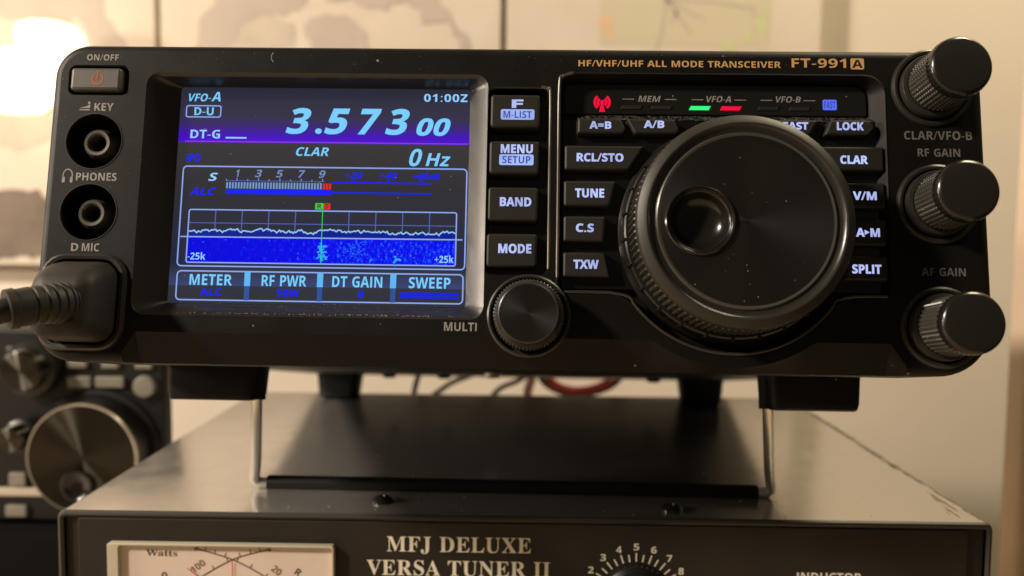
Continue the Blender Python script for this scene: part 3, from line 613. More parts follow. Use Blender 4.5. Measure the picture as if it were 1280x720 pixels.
canvas(-580, -289, 'cream map canvas hung behind the radio, half washed out by the bright lamp', [
    ([(-450, 330), (-450, 248), (-377, 241), (-355, 238), (-352, 245), (-344, 234), (-337, 221), (-330, 205), (-312, 206), (-311, 222), (-317, 234), (-326, 246), (-331, 258), (-332, 300)], LAND),
    ([(-440, 190), (-420, 205), (-395, 198), (-372, 180), (-372, 150), (-400, 140), (-440, 150)], LAND2),
    ([(-570, 108), (-500, 114), (-440, 106), (-404, 112), (-385, 109), (-372, 98), (-375, 58), (-390, 55), (-570, 60)], SHADE_BAND)])  # last outline is painted shade along the canvas foot, not map land
canvas(-285.2, -18, 'map canvas with large grey continents, hung above the middle of the radio screen', [
    ([(-213, 247), (-194, 246), (-180, 242), (-178, 215), (-186, 188), (-200, 160), (-207, 172), (-222, 196), (-236, 222), (-223, 233)], LAND2),
    ([(-242, 300), (-241, 257), (-249, 248), (-256, 238), (-258, 222), (-254, 196), (-248, 184), (-241, 200), (-236, 222), (-223, 233), (-215, 244), (-204, 248), (-188, 247), (-177, 252), (-169, 258), (-160, 290)], LAND),
    ([(-165, 200), (-169, 232), (-171, 241), (-160, 247), (-144, 249), (-132, 243), (-125, 235), (-122, 222), (-130, 195), (-138, 160), (-148, 150), (-155, 172), (-163, 205)], LAND),
    ([(-160, 285), (-154, 258), (-135, 259), (-116, 253), (-108, 253), (-103, 259), (-92, 258), (-82, 253), (-78, 242), (-69, 242), (-60, 243), (-55, 233), (-50, 224), (-46, 205), (-40, 212), (-44, 233), (-50, 239), (-57, 247), (-62, 251), (-66, 260), (-69, 290)], LAND)])
t = thing('map_canvas', 'map canvas with pale yellowed chart, above the gold lettering of the radio', 'wall map', at(107, 429, 50), group='map canvases hung side by side')
mb = MB(); mb.prism(rrect(-121, 0, 124, 466, 1.5, 3), -16, 0, 1.2, 3); mb.build('canvas_panel', CREAM, t)
mb = MB(); mb.poly([jag([(-48, 177), (84, 176), (84, 440), (-48, 440)], .6)], .25); mb.build('printed_chart', POSTER, t)
mb = MB()
for pts in ([(-6, 205), (4, 165), (20, 157), (33, 150)], [(4, 165), (13, 152), (23, 140)], [(3, 166), (0, 140), (-4, 128)], [(6, 166), (40, 164), (70, 160), (72, 153)], [(4, 168), (-30, 172)], [(12, 158), (7, 148)]):
    mb.strip([(a, b + 46) for a, b in pts], 2.2, .45)
mb.build('printed_lines', LAND, t)
mb = MB()
for c, r in (((-43, 148), 6), ((-41, 140), 4)):
    mb.poly([jag(circ((c[0], c[1] + 46), r, 12), 1.5, 3)], .4)
mb.build('printed_orange_patch', mat('orange_print', (.66, .44, .27), .7), t)
mb = MB()
for c, r in (((67, 138), 5), ((77, 147), 6), ((52, 131), 5), ((80, 158), 4)):
    mb.poly([jag(circ((c[0], c[1] + 46), r, 12), 1.8, 3)], .4)
mb.build('printed_green_patch', mat('green_print', (.52, .52, .29), .7), t)

# ------------------------------------------------------------------ lit lamp at the left
t = thing('wall_lamp', 'glowing white lamp at the left edge, behind the power key end of the radio', 'lamp', at(-388, 405, 200))
mb = MB(); mb.prism(circ((26, 0), 20, 32), -4, 0, 1.5, 3); mb.build('backplate', mat('lamp_plate', (.5, .42, .3), .4), t)
mb = MB(); mb.tube([(28, 2, 0), (30, 3, 16)], 6, smooth=0); mb.build('stem', mat('lamp_stem', (.5, .42, .3), .35, metal=.7), t)
BULB = mat('lit_glass_shade', (.9, .85, .75), .4, emis=(1.0, 0.80, 0.52), estr=2.2)
mb = MB()
prof = [(0.3, -20), (14, -19), (22, -13), (25.5, -5), (27, 3), (25, 10), (18, 15), (8, 17.2), (.3, 17.6)]
Y = Vector((0, 0, 1))
mb.lathe(None, [(r * .84, w * .8) for r, w in prof], 40, mod=lambda k, i: 1 + .05 * sin(i * .47) + .03 * sin(i * .9 + 1), ax=(Vector((43, 16, 22)), Vector((1, -.08, 0)), Vector((0, 0, 1)), Vector((.05, 1, 0))))
mb.build('glass_shade', BULB, t)
mb = MB()
mb.lathe(None, [(r * 1.0, w * 1.25) for r, w in prof], 40, mod=lambda k, i: 1 + .06 * sin(i * .31 + 2) + .03 * sin(i * .8), ax=(Vector((18, -11, 22)), Vector((1, .05, 0)), Vector((0, 0, 1)), Vector((-.05, 1, 0))))
mb.build('glass_shade', BULB, t)

# ================================================================== RADIO
RU, RV, RW = Vector((0.9999, -0.0154, -0.0026)), Vector((0.0055, 0.1904, 0.9817)), Vector((-0.0146, -0.9816, 0.1905))
RO = Vector((-3.8411, -42.288, 50.425))
rw = RW.normalized(); ru = (RU - rw * RU.dot(rw)).normalized(); rv = rw.cross(ru)
RM = Matrix(((ru.x, -rw.x, rv.x, RO.x * MM), (ru.y, -rw.y, rv.y, RO.y * MM), (ru.z, -rw.z, rv.z, RO.z * MM), (0, 0, 0, 1)))
radio = thing('radio_transceiver', 'black desktop radio with lit blue screen and large tuning dial, on a wire stand', 'radio', RM)

BUL = (53.4, 33.6)                 # dial centre


def chamf_v(u):
    v = 7.4
    d = abs(u - BUL[0])
    if d < 32.4:
        v = min(v, BUL[1] - sqrt(32.4 ** 2 - d * d))
    return max(v, 1.0)


# front panel ---------------------------------------------------------------
O = []
def arc(c, r, a0, a1, n):
    for k in range(n + 1):
        a = a0 + (a1 - a0) * k / n
        O.append((c[0] + r * cos(a), c[1] + r * sin(a), False))
arc((-104.5, 10), 10, pi, 1.5 * pi, 10)
O.append((-92.0, 0, False))
u = -89.0
while u <= 90.4:
    O.append((u, 0, True)); u += 1.0
O.append((93.5, 0, False))
arc((101.5, 13), 13, 1.5 * pi, 2 * pi, 12)
arc((105.5, 70.4), 9, 0, .5 * pi, 10)
arc((-106, 70.9), 8.5, .5 * pi, pi, 10)
base2 = [(a, b) for a, b, _ in O]
R0 = 2.3
rings = [[(a, b, -24) for a, b in base2], [(a, b, -4 if c else -R0) for a, b, c in O]]
for k in range(1, 7):
    th = pi / 2 * k / 6
    ins = inset(base2, R0 * (1 - cos(th)))
    ring = []
    for (a, b, c), q in zip(O, ins):
        if c:
            tt = k / 6
            ring.append((a, chamf_v(a) * tt, -4 * (1 - tt) ** 1.0))
        else:
            ring.append((q[0], q[1], -R0 + R0 * sin(th)))
    rings.append(ring)
front_loop = [(p[0], p[1]) for p in rings[-1]]

scr0 = rrect(-90.2, 11.9, -6.0, 71.7, 3.0)
scr_steps = [(inset(scr0, -.4), 0), (scr0, -.35), (rrect(-89.4, 12.4, -6.6, 71.2, 2.6), -.7), (rrect(-84.0, 15.0, -10.5, 70.2, .8), -5.6)]
key0 = rrect(-5.3, 22.6, 9.3, 68.7, 1.6)
key_steps = [(inset(key0, -.35), 0), (key0, -.4), (inset(key0, .4), -3.2)]
pts = rrect(12.2, 0, 90.4, 72.2, (1, 1, 4.5, 3), 6)
rt = [p for p in pts if p[1] > 30]
circ_pts = []
a0 = -math.acos((78.3 - BUL[0]) / 28.9)
for k in range(33):
    a = a0 + (-pi - 2 * a0) * k / 32
    circ_pts.append((BUL[0] + 28.9 * cos(a), BUL[1] + 28.9 * sin(a)))
right0 = [(12.6, 18.9), (26.4, 18.9)][::1]
# counter-clockwise: left-bottom, along the bottom (circle), right, top
lowleft = [(12.2, 19.9), (12.5, 19.1), (13.3, 18.9), (24.5, 18.8), (26.6, 18.2)]
arc_l2r = circ_pts[::-1][2:-2]
lowright = [(80.2, 18.2), (82.3, 18.8), (89.4, 18.9), (90.1, 19.2), (90.4, 19.9)]
right0 = lowleft + arc_l2r + lowright + rt
right_steps = [(inset(right0, -.75), 0.0), (inset(right0, -.35), .12), (right0, -.35), (inset(right0, .9), -4.0)]
right_steps[-1] = ([(p[0] - (1.6 if p[0] > 84 else 0), p[1]) for p in right_steps[-1][0]], -4.0)
pow0 = rrect(-110.0, 66.2, -95.4, 73.4, 1.5)
pow_steps = [(inset(pow0, -.3), 0), (pow0, -.3), (inset(pow0, .3), -3)]
J1, J2 = (-102.7, 54.2), (-102.7, 36.4)
def jack_steps(c):
    return [(circ(c, 7.2), 0), (circ(c, 6.9), -.25), (circ(c, 6.5), -6.0)]
mic0 = rrect(-110.6, 4.2, -93.6, 24.4, 4.5)
mic_steps = [(mic0, 0), (mic0, -9)]

mb = MB()
mb.loft(rings)
mb.poly([front_loop, inset(scr0, -.4)[::-1], inset(key0, -.35)[::-1], right_steps[0][0][::-1], inset(pow0, -.3)[::-1], circ(J1, 7.2)[::-1], circ(J2, 7.2)[::-1], mic0[::-1]], 0)
for st in (jack_steps(J1), jack_steps(J2), mic_steps, pow_steps):
    hole(mb, st)
mb.poly([base2[::-1]], -24)
panel = mb.build('front_panel', PLASTIC, radio, sharp=25)
mb = MB(); hole(mb, scr_steps, floor=False); bz = mb.build('screen_bezel', BEZEL, radio)
mb = MB(); hole(mb, key_steps); mb.build('key_recess', GLOSS, radio)
mb = MB(); hole(mb, right_steps); mb.build('control_recess', PLASTIC, radio, sharp=25)
# glossy rims either side of the rib between the two key recesses
for pth in ([(9.75, 24, -.25), (9.75, 45, -.25), (9.75, 66.8, -.25), (9.2, 68.6, -.25), (7.4, 69.15, -.25)], [(11.85, 22, -.2), (11.85, 45, -.2), (11.9, 69.2, -.2), (12.9, 71.9, -.2), (15.2, 72.75, -.2)]):
    mb = MB(); mb.tube(pth, .42, 10, smooth=8); mb.build('glossy_rim', RIMGLOSS, radio)
# seam mark on the top edge of the panel
mb = MB(); mb.strip([(-59.3, 77.3), (-59.7, 76.6), (-59.7, 75.6), (-59.2, 74.9)], .17, .04); mb.build('moulding_mark', PRINT, radio)

# case behind the panel
mb = MB(); mb.prism(rrect(-110, 1.6, 110, 77.5, 3, 3), -253, -23.9, .5, 2); mb.build('case', mat('painted_steel_case', (.016, .015, .014), .45, bump=(1500, .3), dust=(500, .05, .1, .2)), radio)
for c in ((-62.3, 1.4), (-36, 1.4), (64, 1.4), (-10, 1.4)):
    mb = MB()
    o3 = Vector((c[0], 1.7, -205 if c[0] != -10 else -150))
    mb.lathe(None, [(3.6, 0), (3.4, 1.2), (2.2, 2.0), (.01, 2.1)], 20, ax=(o3, Vector((1, 0, 0)), Vector((0, 0, 1)), Vector((0, -1, 0))))
    mb.build('case_screw', CHROME if c[0] == -10 else KNOB, radio)

# screen ------------------------------------------------------------------
mb = MB(); mb.poly([rrect(-84.2, 14.8, -10.3, 70.4, .8)], -5.5)
screen = mb.build('screen', SCREEN, radio)
Zw = -5.44
Zt = -5.40
mb = MB()
for a in (rrect(-82.3, 24.25, -10.8, 49.6, 1.0), rrect(-82.1, 15.8, -11.1, 23.0, 1.0)):
    mb.strip(a, .34, Zw, closed=True)
mb.strip(rrect(-82.5, 62.4, -73.7, 65.35, .5), .30, Zw, closed=True)
mb.strip(rrect(-80.1, 25.15, -13.1, 38.5, .5), .32, Zw + .03, closed=True)
mb.strip([(-81.9, 31.6), (-11.5, 31.7)], .32, Zw + .03)
mb.build('outline', LINE, screen)
mb = MB()
for k in range(1, 10):
    uu = -80.1 + 6.7 * k
    if k != 5: mb.strip([(uu, 38.4), (uu, 33.2)], .26, Zw)
mb.strip([(-80, 35.15), (-13.1, 35.1)], .22, Zw)
mb.strip([(-71.4, 46.0), (-46.5, 46.0)], .18, Zw)
mb.build('grid', GRID, screen)
mb = MB()
mb.rect(-79.95, 25.3, -13.25, 31.45, Zw - .02)
mb.build('waterfall', WFALL, screen)
tr = []
rnd = random.Random(3)
y = 33.1
uu = -79.9
while uu < -13.2:
    y += (33.15 - y) * .35 + rnd.uniform(-.36, .36)
    yy = y + (.35 if -47 < uu < -30 else 0)
    tr.append((uu, yy)); uu += .34
mb = MB(); mb.poly([[(-79.9, 31.7), (-13.2, 31.7)] + tr[::-1]], Zw - .02); mb.build('spectrum_fill', SFILL, screen)
mb = MB(); mb.strip(tr, .34, Zw + .01); mb.build('spectrum_trace', glow('trace', (.32, .6, 1), .9), screen)
write('screen_lettering', TXT, screen, 'VFO-', -79.34, 67.5, 6.36, 2.0, Zt, shear=.22)
write('screen_lettering', TXT, screen, 'A', -74.84, 67.75, 2.9, 2.45, Zt, shear=.2)
write('screen_lettering', TXT, screen, 'D-U', -77.98, 63.89, 4.92, 2.05, Zt)
for s_, c, wd in (('3', -53.46, 6.9), ('5', -43.7, 6.9), ('7', -35.99, 6.5), ('3', -28.4, 6.7)):
    write('screen_lettering', TXT, screen, s_, c, 61.6, wd - .25, 6.4, Zt, shear=.25, bold=.28)
mb = MB(); mb.poly([[(-48.56 + .85 * cos(a * pi / 10), 59.0 + .72 * sin(a * pi / 10)) for a in range(20)]], Zt); mb.build('decimal_point', TXT, screen)
write('screen_lettering', TXT, screen, '00', -19.5, 60.35, 9.4, 4.3, Zt, shear=.25, bold=.2)
write('screen_lettering', TXT, screen, 'CLAR', -49.73, 53.67, 8.9, 2.2, Zt, shear=.22)
write('screen_lettering', TXT, screen, '0', -23.76, 52.45, 4.0, 4.4, Zt, shear=.25)
write('screen_lettering', TXT, screen, 'Hz', -18.0, 51.95, 6.4, 3.3, Zt, shear=.22)
for s_, c, wd in (('METER', -73.6, 10.6), ('RF PWR', -55.35, 11.1), ('DT GAIN', -37.18, 12.4), ('SWEEP', -19.3, 10.3)):
    write('screen_lettering', TXT, screen, s_, c, 20.85, wd, 2.7, Zt)
write('screen_lettering', TXTW, screen, 'DT-G', -77.3, 57.94, 7.55, 2.2, Zt)
mb = MB(); mb.rect(-72.05, 56.85, -66.75, 57.25, Zt); mb.build('underscore', TXTW, screen)
write('screen_lettering', TXTW, screen, '01:00Z', -16.6, 67.95, 11.0, 2.0, Zt, gap=14)
write('screen_lettering', TXTW, screen, 'S', -74.58, 46.9, 2.5, 2.05, Zt, shear=.2)
write('screen_lettering', TXTW, screen, '-25k', -77.55, 26.7, 4.5, 1.75, Zt); write('screen_lettering', TXTW, screen, '+25k', -15.9, 26.75, 4.7, 1.75, Zt)
mb = MB()
for s_, c in (('1', -68.5), ('3', -63.1), ('5', -57.8), ('7', -52.4), ('9', -47.1)):
    mb.text(s_, c, 47.9, 1.0 if s_ == '1' else 2.0, 1.9, Zt, shear=.22)
for k in range(10):
    uu = -71.2 + 2.7 * k
    if uu < -46.4: mb.rect(uu - .13, 46.0, uu + .13, 46.0 + (.7 if k % 2 else .4), Zt)
mb.build('scale_numbers', glow('scale_blue', (.20, .33, .62), .8), screen)
mb = MB()
for k in range(33):
    uu = -71.2 + .74 * k
    mb.rect(uu, 44.0, uu + .46, 45.6, Zt)
mb.build('meter_bar', BARM, screen)
mb = MB()
for k in range(3):
    mb.rect(-46.75 + .74 * k, 44.0, -46.2 + .74 * k, 45.5, Zt)
mb.rect(-46.46, 38.87, -44.66, 40.5, Zt)
mb.build('red_mark', SRED, screen)
mb = MB(); mb.rect(-48.47, 38.87, -46.5, 40.5, Zt); mb.strip([(-46.55, 38.8), (-46.45, 25.4)], .2, Zt + .02); mb.build('green_mark', SGRN, screen)
mb = MB(); mb.text('R', -47.4, 39.7, 1.1, 1.2, Zt + .04); mb.text('T', -45.56, 39.7, 1.0, 1.2, Zt + .04); mb.build('mark_lettering', mat('dark_mark', (.02, .02, .02), .6), screen)
mb = MB()
mb.rect(-71.2, 42.6, -44.6, 43.8, Zt)
mb.rect(-44.5, 45.6, -19.5, 45.95, Zt); mb.rect(-44.5, 43.0, -19.5, 43.35, Zt)
write('dim_lettering', TXTD, screen, 'ALC', -76.9, 43.15, 6.8, 1.9, Zt, shear=.3)
write('dim_lettering', TXTD, screen, '+20', -39.1, 47.7, 4.9, 1.6, Zt, shear=.3); write('dim_lettering', TXTD, screen, '+40', -30.5, 47.7, 4.9, 1.6, Zt, shear=.3); write('dim_lettering', TXTD, screen, '+60dB', -20.9, 47.6, 7.2, 1.6, Zt, shear=.3)
for uu in (-39, -30.3, -22):
    mb.rect(uu - .2, 45.9, uu + .2, 46.7, Zt)
write('dim_lettering', TXTD, screen, 'IPO', -79.9, 51.77, 3.5, 1.9, Zt)
write('dim_lettering', TXTD, screen, 'ALC', -73.4, 17.78, 5.4, 1.8, Zt); write('dim_lettering', TXTD, screen, '50W', -54.2, 17.85, 5.5, 1.85, Zt); write('dim_lettering', TXTD, screen, '8', -36.2, 17.8, 1.5, 1.85, Zt)
mb.rect(-26.5, 17.9, -12.1, 18.4, Zt); mb.rect(-26.5, 17.0, -12.1, 17.5, Zt)
mb.build('dim_scale_bars', TXTD, screen)
mb = MB(); mb.strip([(-82.4, 56.05), (-10.6, 56.05)], .32, Zt); mb.build('purple_line', SPUR, screen)
mb = MB()
for uu in (-64.5, -46.4, -28.3):
    mb.rect(uu - .75, 19.4, uu + .75, 22.95, Zt)
mb.build('key_divider', glow('divider', (.12, .52, .98), .9), screen)
mb = MB()
for uu in (-64.5, -46.4, -28.3):
    mb.rect(uu - .65, 15.85, uu + .65, 19.4, Zt)
mb.build('lower_divider', glow('divider_low', (.03, .10, .40), .8), screen)
mb = MB()
rnd = random.Random(5)
for vv in (29.6, 28.2, 26.7):
    for k in range(14):
        a, b = -46.4 + rnd.gauss(0, .55), vv + rnd.gauss(0, .3)
        mb.rect(a - .28, b - .2, a + .28, b + .2, Zt - .005 + .001 * k)
for k in range(12):
    a, b = -27.4 + rnd.gauss(0, .5), 26.4 + rnd.gauss(0, .42)
    mb.rect(a - .28, b - .2, a + .28, b + .2, Zt - .005 + .001 * k)
mb.build('signal_spot', SCY, screen)
mb = MB()
for k in range(90):
    a = rnd.choice([rnd.gauss(-38.2, .5), rnd.gauss(-36.4, .9), rnd.gauss(-40.5, 1.2), rnd.uniform(-46, -14), rnd.uniform(-79, -14)])
    b_ = rnd.uniform(25.6, 31.2)
    q = rnd.uniform(.1, .24)
    mb.rect(a - q, b_ - .12, a + q, b_ + .12, Zt - .02 + .0002 * k)
mb.build('faint_signal', glow('screen_faint_cyan', (.012, .14, .95), .9), screen)


# keys ----------------------------------------------------------------------
def key(lp, w0, w1, leg=(), boxes=(), m=KEYMAT, bev=.55, name='push_button'):
    mb = MB(); mb.prism(roundpoly(lp, .6) if len(lp) < 12 else lp, w0, w1, bev, 3, taper=.25)
    k = mb.build(name, m, radio)
    for bxx in boxes:
        mb = MB(); mb.poly([rrect(*bxx, .45)], w1 + .04); mb.build('lit_plate', PLATELIT, k)
    for (t_, a, b, c, d, mm) in leg:
        mb = MB(); mb.text(t_, a, b, c, d, w1 + (.08 if mm is KEYDARK else .04), bold=0 if mm is KEYDARK else .12); mb.build('lettering', mm, k)
    return k


kw = .2
key(rrect(-4.9, 58.7, 7.2, 67.0, .8), -3.2, kw, [('F', 1.66, 64.67, 2.7, 2.0, KEYLIT), ('M-LIST', 1.71, 61.94, 6.9, 1.75, KEYDARK)], [(-2.4, 60.63, 5.82, 63.25)])
key(rrect(-5.0, 47.1, 7.15, 55.3, .8), -3.2, kw, [('MENU', 1.66, 53.35, 7.7, 2.1, KEYLIT), ('SETUP', 1.61, 50.6, 6.9, 1.8, KEYDARK)], [(-2.57, 49.25, 5.79, 51.95)])
key(rrect(-5.1, 35.5, 7.0, 43.8, .8), -3.2, kw, [('BAND', 1.6, 40.18, 7.5, 2.1, KEYLIT)])
key(rrect(-5.2, 24.3, 6.9, 32.4, .8), -3.2, kw, [('MODE', 1.61, 28.75, 7.8, 2.15, KEYLIT)])
K2 = -2.2
key([(13.3, 48.3), (28.8, 48.3), (32.6, 54.4), (13.3, 54.4)], K2, kw, [('RCL/STO', 21.87, 51.42, 11.2, 1.95, KEYLIT)])
key([(13.2, 39.4), (24.2, 39.4), (25.8, 45.6), (13.2, 45.6)], K2, kw, [('TUNE', 19.42, 42.57, 6.9, 2.1, KEYLIT)])
key([(13.2, 30.7), (22.9, 30.7), (23.2, 36.9), (13.2, 36.9)], K2, kw, [('C.S', 18.33, 34.03, 4.2, 1.95, KEYLIT)])
key([(13.2, 22.1), (24.5, 22.1), (23.2, 28.1), (13.2, 28.1)], K2, kw, [('TXW', 18.68, 25.2, 5.9, 2.05, KEYLIT)])
KDIM = mat('shaded_rubber_key', (0.016, 0.0155, 0.0145), 0.5, bump=(3500, .25))
key([(76.0, 48.9), (90.0, 48.9), (90.0, 54.8), (72.5, 54.8)], K2, kw, [('CLAR', 82.77, 51.53, 6.45, 1.95, KEYLIT)])
key([(80.0, 39.8), (90.0, 39.8), (90.0, 45.9), (78.6, 45.9)], K2, kw, [('V/M', 85.06, 42.71, 5.5, 1.95, KEYLIT)])
key([(81.2, 30.7), (90.0, 30.7), (90.0, 36.9), (81.0, 36.9)], K2, kw, [('A\u25b6M', 85.52, 33.8, 5.5, 1.95, KEYLIT)])
key([(79.5, 22.3), (90.0, 22.3), (90.0, 28.2), (81, 28.2)], K2, kw, [('SPLIT', 84.96, 25.0, 6.75, 2.05, KEYLIT)])
key([(16.4, 57.5), (27.6, 57.5), (28.2, 58.6), (26.8, 61.3), (16.4, 61.3)], K2, .1, [('A=B', 21.93, 59.53, 5.2, 1.75, KEYLIT)])
key([(30.2, 57.5), (40.6, 57.5), (41.0, 58.6), (39.8, 61.3), (28.4, 61.3)], K2, .1, [('A/B', 34.94, 59.86, 4.85, 1.75, KEYLIT)])
key([(62.6, 57.6), (72.6, 57.6), (74.8, 61.4), (63.6, 61.4)], K2, .1, [('FAST', 69.11, 59.82, 5.9, 1.75, KEYLIT)])
key([(76.0, 57.6), (86.6, 57.6), (88.2, 59.4), (87.2, 61.5), (77.6, 61.5)], K2, .1, [('LOCK', 82.16, 59.86, 6.3, 1.9, KEYLIT)])

# plate under the right-hand keys, with its dusty upper ledge
lp = [(13.0, 19.6), (26.5, 19.6), (79.8, 19.6), (89.0, 19.6), (89.2, 61.9), (13.0, 61.9)]
mb = MB()
top = [(13.0, 62.6), (89.2, 62.6)]
mb.loft([[(13, 19.6, -4), (89.2, 19.6, -4), (89.2, 63.2, -4), (13, 63.2, -4)], [(13, 19.6, -2.2), (89.2, 19.6, -2.2), (89.2, 61.7, -2.2), (13, 61.7, -2.2)]])
mb.rect(13, 19.6, 89.2, 61.7, -2.2)
mb.build('key_plate', GLOSS, radio)
mb = MB(); mb.loft([[(13.1, 63.5, -3.95), (89.1, 63.5, -3.95)], [(13.1, 61.6, -2.0), (89.1, 61.6, -2.0)]][::-1], close=False); mb.build('dusty_ledge', PLASTIC_DUSTY, radio)
mb = MB(); mb.tube([(13.5, 18.55, .05), (24.6, 18.45, .05)] + [(BUL[0] + 29.25 * cos(a), BUL[1] + 29.25 * sin(a), .1) for a in [a0 + (-pi - 2 * a0) * k / 40 for k in range(39, 0, -1)]] + [(82.2, 18.45, .05), (89.6, 18.55, .05)], .36, 10, smooth=2); mb.build('recess_lip', LIP, radio)
# indicator window
mb = MB(); mb.prism(rrect(13.0, 63.45, 87.6, 71.2, (.6, .6, 3.0, 2)), -4, -3.3, .2, 2)
win = mb.build('indicator_window', mat('smoked_window', (0.011, 0.011, 0.010), 0.25, dust=(400, .05, .1, .2)), radio)
# the window sits 3 mm back, so its marks are set out a little wider
def shift(u_, v_, w_=-3.26):
    return u_, v_
mb = MB()
for t_, c, wd in (('MEM', 34.3, 5.6), ('VFO-A', 51.4, 6.7), ('VFO-B', 68.4, 6.6)):
    mb.text(t_, c, 67.45 + (c - 34) * .005, wd, 1.55, -3.24, shear=.22)
    for d in (-1, 1):
        mb.rect(c + d * 5.25 - 1.45, 67.25, c + d * 5.25 + 1.45, 67.45, -3.24)
mb.build('lettering', PRINT, win)
def lamp_bar(c, m, v=65.2, wd=5.4):
    mb = MB(); mb.prism([(c - wd / 2, v - .5), (c + wd / 2 - .5, v - .5), (c + wd / 2, v + .5), (c - wd / 2 + .5, v + .5)], -3.35, -3.1, .08, 1)
    mb.build('indicator_light', m, win)
for c, m in ((29.8, LEDOFF), (37.2, LEDOFF), (63.5, LEDOFF), (71.2, LEDOFF), (46.7, LEDG), (54.35, LEDR)):
    lamp_bar(c, m)
mb = MB(); mb.poly([rrect(76.87, 65.0, 80.33, 67.65, .4)], -3.24); pl = mb.build('lit_plate', glow('blue_plate', (.10, .17, 1.0), .95), win)
mb = MB(); mb.text('FAST', 78.6, 66.33, 2.8, 1.75, -3.2); mb.build('lettering', KEYDARK, win)
mb = MB()
ca = (22.58, 66.5)
for d in (0, pi):
    for r0, r1 in ((.7, 1.35), (1.5, 2.15)):
        a_ = [d + radians(-52 + 104 * k / 10) for k in range(11)]
        mb.poly([[(ca[0] + r1 * cos(x), ca[1] + r1 * sin(x)) for x in a_] + [(ca[0] + r0 * cos(x), ca[1] + r0 * sin(x)) for x in a_[::-1]]], -3.24)
mb.poly([circ(ca, .55, 14)], -3.22)
mb.poly([[(ca[0] - .75, 64.0), (ca[0] + .75, 64.0), (ca[0] + .2, 66.4), (ca[0] - .2, 66.4)]], -3.235)
mb.build('antenna_mark', LEDR, win)

# power key -----------------------------------------------------------------
k = key(rrect(-109.2, 66.9, -96.6, 72.6, .8), -3, 1.2, m=POWERKEY, bev=.7, name='power_key')
mb = MB()
ap = [radians(125 + 290 * i / 24) for i in range(25)]
mb.strip([(-102.4 + 1.35 * cos(a), 69.6 + 1.3 * sin(a)) for a in ap], .42, 1.24)
mb.rect(-102.6, 69.7, -102.2, 71.7, 1.25)
mb.build('power_mark', ORANGE, k)

# jacks ---------------------------------------------------------------------
for c in (J1, J2):
    mb = MB()
    mb.lathe(c, [(4.6, -6), (4.0, -3.4), (3.45, -1.9), (3.15, -1.5), (2.5, -1.55), (2.1, -2.0), (2.0, -9.5), (.01, -9.5)], 40)
    mb.build('jack_socket', SOCKET, radio)
    mb = MB(); mb.lathe(c, [(7.25, -.3), (7.15, .12), (6.95, .12), (6.85, -.5)], 48); mb.build('jack_rim', RING, radio)
# microphone socket frame
mb = MB()
fo, fi = rrect(-113.0, 2.4, -91.7, 26.2, 6), rrect(-110.9, 4.3, -93.6, 24.4, 4.2)
mb.loft([[(a, b, -.3) for a, b in fo], [(a, b, .7) for a, b in inset(fo, .25)], [(a, b, 1.0) for a, b in inset(fo, .8)], [(a, b, .9) for a, b in inset(fi, -.3)], [(a, b, -3) for a, b in fi]])
mb.build('microphone_socket', BEZEL, radio)

# printed legends -------------------------------------------------------------
Zp = .05
write('legend', PRINT, radio, 'ON/OFF', -102.08, 75.69, 8.0, 1.55, Zp)
write('legend', PRINT, radio, 'KEY', -100.83, 62.9, 4.8, 2.0, Zp)
write('legend', PRINT, radio, 'PHONES', -101.36, 45.2, 10.1, 1.95, Zp)
write('legend', PRINT, radio, 'MIC', -101.4, 27.66, 4.3, 1.95, Zp); write('legend', PRINT, radio, 'D', -105.3, 27.66, 1.8, 1.95, Zp)
write('legend', PRINT, radio, 'MULTI', -10.98, 9.8, 7.8, 2.05, Zp)
mb = MB(); mb.rect(-106.9, 62.0, -104.3, 62.3, Zp); mb.poly([[(-106.9, 62.6), (-104.3, 62.6), (-104.3, 63.6), (-105, 63.1)]], Zp); mb.disc((-104.6, 63.9), .35, Zp + .005, 12); mb.build('key_symbol', PRINT, radio)
mb = MB(); mb.strip([(-108.5 + 1.15 * cos(a), 45.5 + 1.5 * sin(a)) for a in [radians(-25 + 230 * i / 16) for i in range(17)]], .28, Zp)
mb.rect(-109.85, 43.7, -109.15, 45.1, Zp); mb.rect(-107.85, 43.7, -107.2, 45.1, Zp)
mb.build('headphone_symbol', PRINT, radio)
write('legend', PRINT_DIM, radio, 'CLAR/VFO-B', 103.08, 57.8, 16.2, 2.1, Zp)
write('legend', PRINT_DIM, radio, 'RF GAIN', 103.1, 53.55, 10.1, 1.95, Zp)
write('legend', PRINT_DIM, radio, 'AF GAIN', 103.0, 24.6, 10.3, 1.9, Zp)
write('gold_lettering', GOLD, radio, 'HF/VHF/UHF ALL MODE TRANSCEIVER', 41.16, 75.22, 49.4, 1.6, Zp)
write('gold_lettering', GOLD, radio, 'FT-991', 75.08, 75.72, 13.2, 2.3, Zp, gap=6)
mb = MB(); mb.poly([rrect(82.73, 74.2, 86.0, 77.0, .4)], Zp)
mb.build('gold_plate', GOLD, radio)
mb = MB(); mb.text('A', 84.37, 75.6, 2.5, 2.0, Zp + .04); mb.build('lettering', HOLE, radio)


# knobs -----------------------------------------------------------------------
def teeth(n, depth, rows):
    """4 segments per tooth"""
    def f(k, i):
        return 1 - (depth if (k in rows and i % 4 in (0, 1)) else 0)
    return f


